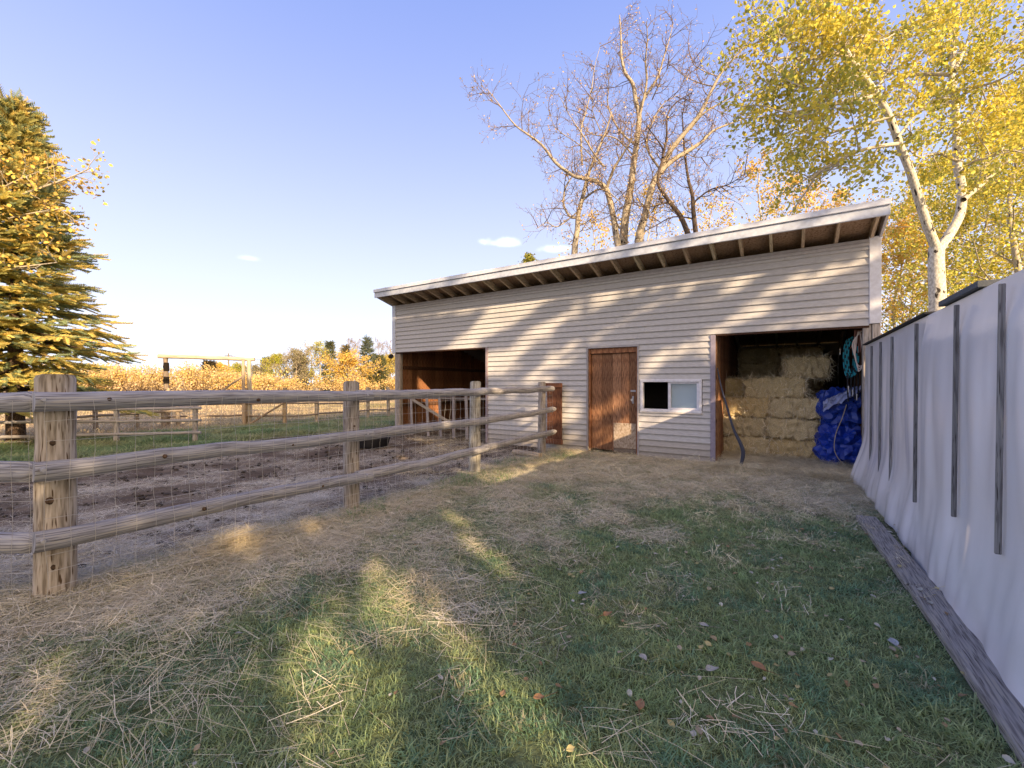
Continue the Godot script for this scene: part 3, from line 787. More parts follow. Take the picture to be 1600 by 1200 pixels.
# ---------------------------------------------------------------- the plastic covered garden house on the right
func plastic_house():
	var t := thing("plastic_greenhouse", V(2.0, 0, -4), "low garden house wrapped in wrinkled milky plastic film with dark battens", "greenhouse")
	var f1 := noise(61, 1.0, 3); var f2 := noise(62, 1.0, 2)
	var bat := [[-6.91, 0.31], [-6.31, 0.33], [-5.69, 0.37], [-4.55, 0.42], [-3.60, 0.55], [-2.96, 0.54], [-2.3, 0.5]]
	for part in [[-7.52, -4.25, 0.0, 0.085], [-4.48, -1.95, 0.03, 0.06]]:
		var g := []
		var nz := int((part[1] - part[0]) / 0.035); 
		for r in nz + 1:
			var z: float = lerpf(part[0], part[1], float(r) / nz)
			var row := []
			for k in 44:
				var q := k / 43.0
				var y := lerpf(1.87, 0.012 + 0.03 * absf(f1.get_noise_2d(z * 1.7, 3.0)), q)
				var lo := smoothstep(0.75, 0.0, y)
				var slack := smoothstep(1.85, 1.2, y)
				# between two battens the film bellies out
				var pin := 1.0
				for b in bat:
					if y > b[1] - 0.1: pin = minf(pin, smoothstep(0.0, 0.2, absf(z - b[0])))
				var fold := (f1.get_noise_2d(z * 1.2, y * 0.22) * 0.04 * slack + f2.get_noise_2d(z * 2.6 - y * 0.3, y * 0.4) * 0.004 * (0.25 + slack)) * (0.08 + 0.92 * pin)
				fold += lo * f1.get_noise_2d(z * 1.3, y * 1.2 + 20) * 0.02
				var flare: float = part[3] * pow(lo, 1.4) * (1.0 + 0.35 * f1.get_noise_1d(z * 1.4))
				var end := smoothstep(-6.9, -7.5, z) * lo * 0.07
				row.append(V(0.9 - part[2] * smoothstep(1.87, 1.6, y) - absf(fold) * 0.9 - flare - end, y, z + end * 1.0))
			g.append(row)
		var mb := MB.new(); mb.sheet(g, V(-1, 0, 0))
		mb.col = lin(0.80, 0.78, 0.82)
		for k in mb.c.size():
			var vv: Vector3 = mb.v[k]
			var dirt := clampf((0.34 - vv.y) * 2.2 + 0.9 * f2.get_noise_2d(vv.z * 3.0, vv.y * 3.0), 0, 1) * smoothstep(0.6, 0.05, vv.y)
			mb.c[k] = lin(0.97, 0.95, 0.945).lerp(lin(0.62, 0.57, 0.50), dirt * 0.35)
		put("plastic_film", mb, M.film, t)
	var ge := []
	for r in 12:
		var row := []
		for k in 16: row.append(V(lerpf(0.93, 3.3, k / 15.0), lerpf(1.85 - 0.1 * k / 15.0, 0.02, r / 11.0), -7.54 - 0.03 * absf(f1.get_noise_2d(k * 0.7, r * 0.3))))
		ge.append(row)
	var me := MB.new(); me.col = lin(0.84, 0.80, 0.84); me.sheet(ge, V(0, 0, -1)); put("plastic_film", me, M.film, t)
	ge = []
	for r in 12:
		var row := []
		for k in 40: row.append(V(3.32 + 0.03 * absf(f1.get_noise_2d(k * 0.7, r * 0.3)), lerpf(1.72, 0.02, r / 11.0), lerpf(-7.5, -2.0, k / 39.0)))
		ge.append(row)
	me = MB.new(); me.col = lin(0.84, 0.80, 0.84); me.sheet(ge, V(1, 0, 0)); put("plastic_film", me, M.film, t)
	for b in bat:
		var pts := PackedVector3Array(); 
		var y: float = b[1]
		var mb := MB.new(); mb.col = vary(lin(0.50, 0.52, 0.58), 0.2)
		var x := 0.857 if b[0] > -4.6 else 0.888
		mb.bar(V(x - 0.012, y, b[0] + rnd(-0.008, 0.008)), V(x, 1.825, b[0] + rnd(-0.008, 0.008)), 0.024, 0.012, V(0, 0, 1), 0.003)
		put("batten", mb, M.grey_y, t)
	for k in 9:
		simple(t, "stud", V(0.93, 0.0, -7.45 + k * 0.64), V(0.97, 1.83, -7.36 + k * 0.64), lin(0.9, 0.75, 0.6), M.grey_y)
	simple(t, "top_plate", V(0.90, 1.835, -7.5), V(0.99, 1.872, -2.0), lin(0.9, 0.85, 0.75), M.grey_z)
	simple(t, "roof_edge", V(0.872, 1.878, -7.55), V(0.99, 1.896, -4.42), lin(0.03, 0.03, 0.035), M.rubber)
	simple(t, "roof_edge", V(0.875, 1.878, -4.06), V(0.99, 1.915, -3.35), lin(0.10, 0.11, 0.125), M.rubber)
	var rf := MB.new(); rf.col = lin(0.9, 0.88, 0.9)
	rf.bar(V(2.15, 1.755, -7.56), V(2.15, 1.755, -1.9), 2.3, 0.004, V(0.1, 1, 0).normalized(), 0.003)
	put("roof_panel", rf, M.film, t)
	# grey timbers laid along the foot of the film
	var pieces := [[V(0.655, 0.03, -5.42), V(0.735, 0.03, -3.72), "short grey plank of lawn edging under the far plastic film"], [V(0.737, 0.034, -3.70), V(0.84, 0.034, 0.4), "long grey plank of lawn edging littered with leaves by the near film"]]
	ge = []
	for r in 12:
		var row := []
		for k in 16: row.append(V(lerpf(0.86 - 0.05 * r / 11.0, 3.3, k / 15.0), lerpf(1.85 - 0.1 * k / 15.0, 0.02, r / 11.0), -1.96 + 0.03 * absf(f1.get_noise_2d(k * 0.7, r * 0.3 + 8))))
		ge.append(row)
	me = MB.new(); me.col = lin(0.84, 0.80, 0.84); me.sheet(ge, V(0, 0, 1)); put("plastic_film", me, M.film, t)
	for p in pieces:
		var a: Vector3 = p[0]; var b: Vector3 = p[1]
		var e := thing("timber_edging", V((a.x + b.x) / 2, 0, (a.z + b.z) / 2), p[2], "edging", "planks edging the lawn")
		var mb := MB.new(); mb.col = lin(0.60, 0.60, 0.62)
		mb.bar(a, b, 0.165, 0.06, V(0, 1, 0), 0.012)
		put("plank", mb, M.grey_z, e)

# ---------------------------------------------------------------- fences
func log_tube(a: Vector3, b: Vector3, r0: float, r1: float, rough := 0.004, cone := 0.0, k := Color(1, 1, 1), sides := 14, seed_ := 0.0) -> MB:
	var mb := MB.new(); mb.col = k
	var m := int(maxf((b - a).length() / 0.12, 4)) + 1
	var p := PackedVector3Array(); var r := PackedFloat32Array()
	var side := (b - a).cross(Vector3.UP).normalized()
	for j in m:
		var t := float(j) / (m - 1)
		p.append(a.lerp(b, t) + V(0, wob.get_noise_2d(t * 2.1 + seed_, 1.0) * rough * 5, 0) + side * wob.get_noise_2d(t * 1.7 + seed_, 7.0) * rough * 3)
		r.append(lerpf(r0, r1, t) + wob.get_noise_2d(t * 9.0 + seed_, 3.0) * rough)
	if cone > 0:      # hewn to a point at the far end
		var d := (b - a).normalized()
		p.append(p[-1] + d * cone * 0.5); r.append(r1 * 0.8)
		p.append(p[-1] + d * cone * 0.5); r.append(r1 * 0.35)
	mb.tube(p, r, sides, true, seed_)
	for q in mb.v.size():       # uneven round
		pass
	return mb
func fence_post(parent: Node3D, x: float, z: float, h: float, r: float, k: Color, lean := Vector3.ZERO, sides := 16):
	var mb := MB.new(); mb.col = k
	var p := PackedVector3Array(); var rr := PackedFloat32Array()
	var m := 16
	var sd := x * 3.1 + z * 7.7
	for j in m:
		var t := float(j) / (m - 1)
		p.append(V(x, -0.15 + (h + 0.13) * t, z) + lean * t)
		rr.append(r * (1.04 - 0.08 * t) + 0.006 * wob.get_noise_2d(t * 5.0, sd))
	p.append(p[-1] + V(0, 0.02, 0)); rr.append(r * 0.86)
	p.append(p[-1] + V(0, 0.008, 0)); rr.append(r * 0.6)
	mb.tube(p, rr, sides, true, sd)
	# flats and checks round the trunk
	for q in mb.v.size():
		var vv := mb.v[q]
		var an := atan2(vv.z - z, vv.x - x)
		var e := 1.0 + 0.05 * wob.get_noise_2d(an * 1.4 + sd, vv.y * 0.6) + 0.012 * cos(4.0 * (an + 0.3))
		mb.v[q] = V(x + (vv.x - x) * e, vv.y, z + (vv.z - z) * e)
	put("post", mb, M.post, parent)
func rail(parent: Node3D, a: Vector3, b: Vector3, r0: float, r1: float, k: Color, cone := 0.0, sd := 0.0, called := "rail"):
	put(called, log_tube(a, b, r0, r1, 0.004, cone, k, 14, sd), M.wood_log, parent)

func rail_fence():
	var t := thing("rail_fence", V(-3.95, 0, -4), "grey pole fence with three round rails and wire mesh leading to the shed", "fence")
	var tan := lin(0.84, 0.80, 0.76)
	fence_post(t, -3.97, -0.74, 1.405, 0.098, tan, V(0.01, 0, 0), 22)
	fence_post(t, -3.97, -2.97, 1.375, 0.085, lin(0.72, 0.70, 0.70))
	fence_post(t, -3.97, -5.14, 1.385, 0.085, lin(0.86, 0.88, 0.84), V(0.02, 0, 0.0))
	fence_post(t, -3.97, -7.26, 1.385, 0.075, lin(0.8, 0.76, 0.72))
	var k := lin(0.72, 0.77, 0.90)
	var zs := [-0.62, -3.0, -5.14, -7.3]
	var ys := [[1.245, 1.22, 1.235, 1.255], [0.82, 0.805, 0.795, 0.85], [0.39, 0.36, 0.375, 0.42]]
	for r in 3:
		for b in 3:
			var x := -3.825
			var y0: float = ys[r][b]; var y1: float = ys[r][b + 1]
			var tone := vary(k, 0.08).lerp(lin(0.95, 0.88, 0.74), 0.15 * b)
			rail(t, V(x - 0.012, y0, zs[b] + (0.06 if b > 0 else 0.0)), V(x + 0.012, y1, zs[b + 1] - 0.10), 0.062 - 0.004 * b, 0.052, tone, 0.14 if (r > 0 and b == 2) else 0.03, r * 3.7 + b * 1.3)
		# the bay that runs out of the picture on the left
		var q := V(-0.842, 0, 0.54)
		var s := V(-3.86, ys[r][0] - 0.01, -0.66) + q * 0.06
		rail(t, s + q * 2.6 + V(0, 0.0, 0), s, 0.060, 0.064, vary(k, 0.05), 0.05, 11.0 + r * 2.0)
	var q2 := V(-3.95, 0, -0.70) + V(-0.842, 0, 0.54) * 2.35
	fence_post(t, q2.x, q2.z, 1.4, 0.095, tan)
	var kn := MB.new()
	for q in [[-3.876, 0.98, -0.715, 0.020], [-3.874, 0.62, -0.70, 0.024], [-3.872, 0.20, -0.72, 0.021], [-3.765, 1.25, -0.95, 0.012], [-3.765, 1.215, -1.9, 0.014], [-3.765, 0.83, -1.25, 0.015], [-3.766, 0.80, -2.2, 0.013], [-3.766, 0.39, -1.5, 0.015], [-3.768, 0.365, -2.5, 0.013], [-3.89, 0.9, -2.95, 0.016], [-3.89, 1.15, -5.12, 0.015]]:
		kn.col = vary(lin(0.24, 0.17, 0.12), 0.3)
		kn.tube(PackedVector3Array([V(q[0] - 0.012, q[1], q[2]), V(q[0] - 0.001, q[1], q[2]), V(q[0] + 0.003, q[1], q[2])]), PackedFloat32Array([q[3], q[3], q[3] * 0.55]), 9)
	put("knots", kn, M.post, t)
	# nails and lag heads
	var nh := MB.new(); nh.col = lin(0.55, 0.55, 0.58)
	for r in 3:
		for b in 4:
			nh.tube(PackedVector3Array([V(-3.775, ys[r][b] + 0.012, zs[b] - (0.03 if b == 0 else 0.02)), V(-3.757, ys[r][b] + 0.012, zs[b] - (0.03 if b == 0 else 0.02))]), PackedFloat32Array([0.014, 0.011]), 8)
	put("nail_heads", nh, M.metal, t)
	# woven wire, a little slack
	var wm := MB.new(); wm.col = lin(0.58, 0.55, 0.50)
	var wx := func(z: float, y: float) -> Vector3:
		return V(-3.752 + 0.05 * smoothstep(0.4, 0.05, y) * (0.4 + wob.get_noise_2d(z * 1.1, y)) + 0.012 * wob.get_noise_2d(z * 2.0, y * 2.0), y + 0.012 * wob.get_noise_2d(z * 1.7, y * 3.0), z + 0.02 * wob.get_noise_2d(z * 1.3, y * 2.4) + 0.05 * smoothstep(0.4, 0.0, y) * wob.get_noise_1d(z * 0.9))
	var z := -0.66
	while z > -7.3:
		var p := PackedVector3Array()
		for j in 12: p.append(wx.call(z, 0.05 + 1.2 * j / 11.0))
		wm.tube(p, taper(12, 0.0014, 0.0014), 3, false)
		z -= 0.105
	for j in 12:
		var p := PackedVector3Array()
		for m in 45: p.append(wx.call(-0.66 - 6.6 * m / 44.0, 0.05 + 1.2 * pow(j / 11.0, 1.15)))
		wm.tube(p, taper(45, 0.0014, 0.0014), 3, false)
	var qq := V(-0.842, 0, 0.54)
	var o := V(-3.80, 0, -0.60)
	for m in 26:
		var p := PackedVector3Array()
		for j in 10: p.append(o + qq * (0.105 * m + 0.01 * wob.get_noise_2d(m * 1.3, j * 0.4)) + V(0.03 * wob.get_noise_2d(m * 0.5, j * 0.5), 0.05 + 1.2 * j / 9.0, 0))
		wm.tube(p, taper(10, 0.0012, 0.0012), 3, false)
	for j in 12:
		var p := PackedVector3Array()
		for m in 14: p.append(o + qq * (0.2 * m) + V(0.02 * wob.get_noise_2d(m * 1.0, j * 0.5), 0.05 + 1.2 * pow(j / 11.0, 1.15) + 0.008 * wob.get_noise_2d(m, j), 0))
		wm.tube(p, taper(14, 0.0012, 0.0012), 3, false)
	tag(put("wire_mesh", wm, M.wire, t), "", "", "", "stuff")
	# the narrow plank panel at the end post
	var g := thing("plank_panel", V(-4.02, 0, -7.88), "narrow reddish brown plank panel standing upright behind the fence's end post", "gate")
	var red := lin(0.42, 0.33, 0.31)
	for m in 3:
		simple(g, "plank", V(-4.20 + m * 0.115, 0.15 + rnd(0, 0.02), -7.92), V(-4.09 + m * 0.115, 1.31, -7.895 + rnd(0, 0.006)), vary(red, 0.2), M.brown_y)
	simple(g, "cap_rail", V(-4.23, 1.28, -7.893), V(-3.84, 1.37, -7.85), red * 1.25, M.brown_y)
	simple(g, "bottom_rail", V(-4.23, 0.12, -7.885), V(-3.83, 0.22, -7.845), red * 1.2, M.brown_y)
	# a stub of pole lying at the end post
	var st := thing("log_stub", V(-3.95, 0.06, -6.75), "short cut pole end lying on the grass beside the end post", "log")
	put("stub", log_tube(V(-4.35, 0.07, -6.85), V(-3.72, 0.06, -6.75), 0.05, 0.055, 0.003, 0.0, lin(1.0, 0.85, 0.65), 12, 5.0), M.wood_log, st)

func back_fences():
	var k := lin(0.72, 0.72, 0.76)
	var a := thing("pole_fence", V(-11.6, 0, -3.5), "low three rail pole fence crossing the green strip behind the pen", "fence")
	var p0 := on_ground(310, 9.85); var dir := (on_ground(-260, 8.9) - on_ground(305, 9.83))
	for s in [0.0, 0.235, 0.62, 0.98]:
		var p: Vector3 = on_ground(305, 9.83) + dir * s
		fence_post(a, p.x, p.z, 0.84, 0.055, vary(k, 0.1), V(rnd(-0.02, 0.02), 0, 0), 10)
	var q := dir.normalized()
	for y in [[0.80, 0.78], [0.52, 0.52], [0.24, 0.17]]:
		rail(a, p0 + q * -0.05 + V(0.06, y[0], 0.02), p0 + dir * 1.05 + V(0.06, y[1], 0.02), 0.032, 0.036, vary(k, 0.08), 0.02, y[0] * 9)
	var b := thing("pole_fence", V(-13.5, 0, -3.0), "older leaning pole fence a little behind the low three rail fence", "fence")
	var d2 := on_ground(150, 12.3) - on_ground(268, 12.9)
	for s in [-0.1, 0.1, 0.46, 1.0, 1.7]:
		var p: Vector3 = on_ground(268, 12.9) + d2 * s
		fence_post(b, p.x, p.z, 1.0 + rnd(-0.1, 0.1), 0.06, lin(0.62, 0.56, 0.5), V(rnd(-0.08, 0.08), 0, 0.03), 10)
	for y in [0.88, 0.55]:
		var pa := on_ground(268, 12.9) - d2 * 0.15; var pb := on_ground(268, 12.9) + d2 * 1.9
		rail(b, pa + V(0.06, y, 0), pb + V(0.06, y - 0.2, 0), 0.035, 0.04, lin(0.68, 0.60, 0.52), 0.02, y * 4)
	# the field fence, pale posts with rails
	var c := thing("field_fence", V(-13.7, 0, -9.0), "pale field fence of thin posts and sagging rails along the dry pasture", "fence")
	var posts := [[262, 13.4], [383, 13.9], [445, 13.95], [495, 14.3], [575, 16.2], [607, 17.2], [640, 18.2]]
	var last := Vector3.ZERO
	for i in posts.size():
		var p := on_ground(posts[i][0], posts[i][1])
		fence_post(c, p.x, p.z, 1.22, 0.065, lin(1.0, 0.92, 0.80) if i > 2 else lin(0.85, 0.70, 0.52), V(rnd(-0.03, 0.03), 0, 0), 10)
		if i > 0:
			for y in [1.05, 0.72, 0.34]:
				if i > 2 and y == 1.05: continue
				rail(c, last + V(0.07, y + rnd(-0.05, 0.03), 0), p + V(0.07, y + rnd(-0.05, 0.03), 0), 0.028, 0.03, lin(0.55, 0.48, 0.42) if i > 2 else lin(0.6, 0.5, 0.4), 0.02, i * 2.0 + y)
		last = p
	var br := log_tube(on_ground(392, 13.8) + V(0, 0.02, 0.1), on_ground(443, 13.9) + V(0.05, 0.75, 0), 0.03, 0.03, 0.003, 0, lin(0.7, 0.56, 0.42), 8)
	put("brace", br, M.wood_log, c)
	var wmb := MB.new(); wmb.col = lin(0.2, 0.17, 0.15)
	for i in posts.size() - 1:
		var p := on_ground(posts[i][0], posts[i][1]) + V(0.08, 0, 0); var q2 := on_ground(posts[i + 1][0], posts[i + 1][1]) + V(0.08, 0, 0)
		for y in [0.2, 0.5, 0.85, 1.1]: wmb.tube(PackedVector3Array([p + V(0, y, 0), (p + q2) / 2 + V(0, y - 0.02, 0), q2 + V(0, y, 0)]), taper(3, 0.004, 0.004), 3, false)
		for m in 10: wmb.tube(PackedVector3Array([p.lerp(q2, m / 10.0) + V(0, 0.1, 0), p.lerp(q2, m / 10.0) + V(0, 1.1, 0)]), taper(2, 0.003, 0.003), 3, false)
	tag(put("wire_mesh", wmb, M.wire, c), "", "", "", "stuff")

func gateway():
	var D := 13.6
	var t := thing("pole_gateway", on_ground(325, D), "tall gateway of two uprights under one long pale pole", "gateway")
	var k := lin(1.0, 0.93, 0.78)
	put("crossbar", log_tube(at(247, 556.5, 13.3), at(398, 561.5, 14.0), 0.065, 0.058, 0.003, 0, k, 12, 2.0), M.wood_log, t)
	put("upright", log_tube(on_ground(261, 13.4), at(259, 559, 13.4), 0.075, 0.065, 0.006, 0, lin(0.5, 0.42, 0.35), 12, 6.0), M.wood_log, t)
	put("upright", log_tube(on_ground(391, 13.95), at(389, 562, 13.95), 0.065, 0.06, 0.003, 0, k, 12, 9.0), M.wood_log, t)
	put("upright", log_tube(on_ground(381, 13.8), at(380, 563, 13.8), 0.05, 0.045, 0.003, 0, lin(1.0, 0.82, 0.64), 12, 12.0), M.wood_log, t)
	put("brace", log_tube(at(342, 614, 13.75), at(379, 588, 13.8), 0.035, 0.03, 0.003, 0, lin(1.0, 0.82, 0.64), 8, 15.0), M.wood_log, t)
	# patches of dark bark left on the left upright
	var bk := MB.new(); bk.col = lin(0.05, 0.04, 0.035)
	var b0 := on_ground(260, 13.4)
	for y in [[1.36, 1.58], [1.75, 2.02]]:
		bk.tube(PackedVector3Array([V(b0.x + 0.012, y[0], b0.z), V(b0.x, (y[0] + y[1]) / 2, b0.z + 0.008), V(b0.x + 0.006, y[1], b0.z)]), PackedFloat32Array([0.071, 0.085, 0.07]), 10)
	put("bark", bk, M.bark_dark, t)
	# far power pole and its line
	var u := thing("utility_pole", on_ground(357, 75), "slim grey power pole far behind the pole gateway", "utility pole")
	var pm := MB.new(); pm.col = lin(0.4, 0.38, 0.36)
	pm.tube(PackedVector3Array([on_ground(357.5, 75), at(357, 552, 75)]), PackedFloat32Array([0.16, 0.11]), 8)
	put("pole", pm, M.post, u)
	pm = MB.new(); pm.col = lin(0.3, 0.28, 0.26)
	pm.bar(at(351, 556, 75), at(363, 556, 75), 0.12, 0.12)
	put("crossarm", pm, M.post, u)
	var w := MB.new(); w.col = lin(0.12, 0.12, 0.14)
	var wl := []
	for j in 13: wl.append(at(357, 556, 75).lerp(at(760, 577, 95), j / 12.0) - V(0, 2.2 * sin(PI * j / 12.0) * 0.6, 0))
	w.tube(PackedVector3Array(wl), taper(13, 0.03, 0.03), 4, false)
	tag(put("power_line", w, M.wire), "thin power line sagging over the far tree line", "cable")

# ---------------------------------------------------------------- hay bay
func bale_mesh(variant: int) -> MB:
	var mb := MB.new()
	var f := noise(70 + variant, 1.0, 3)
	var h := V(0.40, 0.178, 0.23)
	for a in 3:
		for s in [-1.0, 1.0]:
			var b1 := (a + 1) % 3; var b2 := (a + 2) % 3
			var n1 := int(h[b1] * 2 / 0.035) + 1; var n2_ := int(h[b2] * 2 / 0.035) + 1
			var g := []
			for r in n1 + 1:
				var row := []
				for c in n2_ + 1:
					var p := Vector3(); p[a] = s * h[a]; p[b1] = lerpf(-h[b1], h[b1], float(r) / n1); p[b2] = lerpf(-h[b2], h[b2], float(c) / n2_)
					var u := p / h
					var rr := 0.0
					for e in 3:
						for e2 in range(e + 1, 3):
							var x := maxf(absf(u[e]) - 0.72, 0) / 0.28; var y := maxf(absf(u[e2]) - 0.72, 0) / 0.28
							rr += x * y * x * y
					p *= 1.0 - 0.07 * rr
					# flakes across the length and two string grooves
					var flake := 0.010 * sin(p.x * 62.0 + 3.0 * f.get_noise_2d(p.y * 3, p.z * 3)) + 0.075 * f.get_noise_3d(p.x * 7, p.y * 6, p.z * 6) + 0.014 * f.get_noise_3d(p.x * 30, p.y * 14, p.z * 14)
					flake -= 0.014 * (exp(-pow((p.z - 0.11) / 0.02, 2)) + exp(-pow((p.z + 0.11) / 0.02, 2))) * (1.0 if a == 1 else 0.5)
					p += p.normalized() * flake
					row.append(p)
				g.append(row)
			var o := Vector3(); o[a] = s
			mb.sheet(g, o)
	for k in mb.c.size(): mb.c[k] = lin(0.70, 0.60, 0.42)
	return mb
func bales():
	var proto := []
	for v in 3:
		var t := thing("straw_bale", Vector3.ZERO, "", "bale", "straw bales stacked in the right bay")
		var bmsh := bale_mesh(v)
		for k in bmsh.c.size(): bmsh.c[k] = [lin(0.90, 0.86, 0.76), lin(0.92, 0.83, 0.65), lin(0.86, 0.83, 0.75)][v]
		put("straw", bmsh, M.hay, t, true)
		for s in [-0.11, 0.11]:
			var tw := MB.new(); tw.col = lin(0.50, 0.36, 0.16)
			var p := PackedVector3Array()
			for j in 33:
				var a := TAU * j / 32.0
				var x := clampf(1.25 * cos(a), -1, 1); var y := clampf(1.25 * sin(a), -1, 1)
				p.append(V(x * 0.405, y * 0.18, s + 0.004 * sin(a * 3)))
			tw.tube(p, taper(33, 0.004, 0.004), 4, false)
			put("twine", tw, M.rope, t, true)
		var sc := Scatter.new()
		for k in 1000:
			var a := rng.randi() % 3
			var sg := -1.0 if rng.randf() < 0.5 else 1.0
			var o := V(rnd(-0.4, 0.4), rnd(-0.17, 0.17), rnd(-0.23, 0.23)); o[a] = sg * [0.395, 0.174, 0.225][a]
			var d := any_dir(); d[a] = sg * absf(d[a]) * 0.5 + sg * 0.1
			if a != 0 and rng.randf() < 0.6: d = V(d.x * 0.25, d.y, d.z)
			sc.add(basis_to(d, rnd(0, TAU)).scaled_local(V(rnd(0.7, 1.4), rnd(0.4, 1.2) if k % 7 > 0 else rnd(1.2, 2.0), 1)), o, vary(lin(0.66, 0.55, 0.34).lerp(lin(0.85, 0.78, 0.6), rng.randf()), 0.35))
		var sm := MB.new()
		sm.poly([V(-0.003, 0, 0), V(0.003, 0, 0), V(0.0026, 0.05, 0.006), V(-0.0026, 0.05, 0.006)], V(0, 0, -1))
		sm.poly([V(-0.0026, 0.05, 0.006), V(0.0026, 0.05, 0.006), V(0.0008, 0.11, 0.02)], V(0, 0, -1))
		many("stray_straw", sc, sm.mesh(), M.straw, t, true)
		proto.append(t)
	var h := 0.36
	var spots := [
		[-0.66, 0, -9.55, 0, "lowest straw bale at the left, behind the foot of the dark pole"],
		[0.10, 0, -9.56, 0, "lowest straw bale at the right, beside the foot of the blue tarp"],
		[-0.72, 1, -9.53, 0, "second row straw bale at the left of the bay"],
		[0.05, 1, -9.57, 0, "second row straw bale at the right, next to the blue tarp"],
		[-0.62, 2, -9.56, 0, "third row straw bale at the left, under the loose straw ledge"],
		[0.11, 2, -9.53, 0, "third row straw bale at the right, level with the tarp's pale fold"],
		[-0.17, 3, -9.60, 0, "long fourth row straw bale carrying the topmost bale"],
		[-0.84, 3, -9.95, 0.1, "fourth row straw bale set back at the left jamb"],
		[0.27, 4, -9.66, 0.12, "topmost straw bale, frayed at its right end"],
		[-0.60, 4, -12.0, 0, "dark straw bale in the rear stack, lower row, left"],
		[0.24, 4, -12.0, 0, "dark straw bale in the rear stack right behind the topmost bale"],
		[-0.58, 5, -11.98, 0, "dark straw bale at the top left of the rear stack"],
		[0.26, 5, -12.02, 0, "dark straw bale at the top right of the rear stack"]]
	var i := 0
	for s in spots:
		var p := V(s[0] * 0.97, 0.02 + h * (s[1] + 0.5), s[2] + 0.32)
		var turn: float = s[3] + (PI if i % 2 == 1 else 0.0) + rnd(-0.07, 0.07)
		p += V(rnd(-0.03, 0.03), 0, rnd(-0.05, 0.05))
		if i < 3:
			proto[i].position = p; proto[i].rotation = V(0, turn, 0); tag(proto[i], s[4])
		else:
			var c := copy(proto[i % 3], p, turn, s[4])
			c.rotation.z = rnd(-0.03, 0.03)
			if s[1] == 3 and i == 6: c.scale = V(1.18, 1.05, 1)
			if i == 8: c.scale = V(0.82, 1.05, 1.0)
		i += 1
	for k in 8:
		var c := copy(proto[k % 3], V(-0.60 + 0.84 * (k % 2), 0.02 + h * (k / 2 + 0.5), -11.7), 0.0, "straw bale low in the rear stack, hidden by the front rows")
		c.set_meta("group", "lower bales of the rear stack")

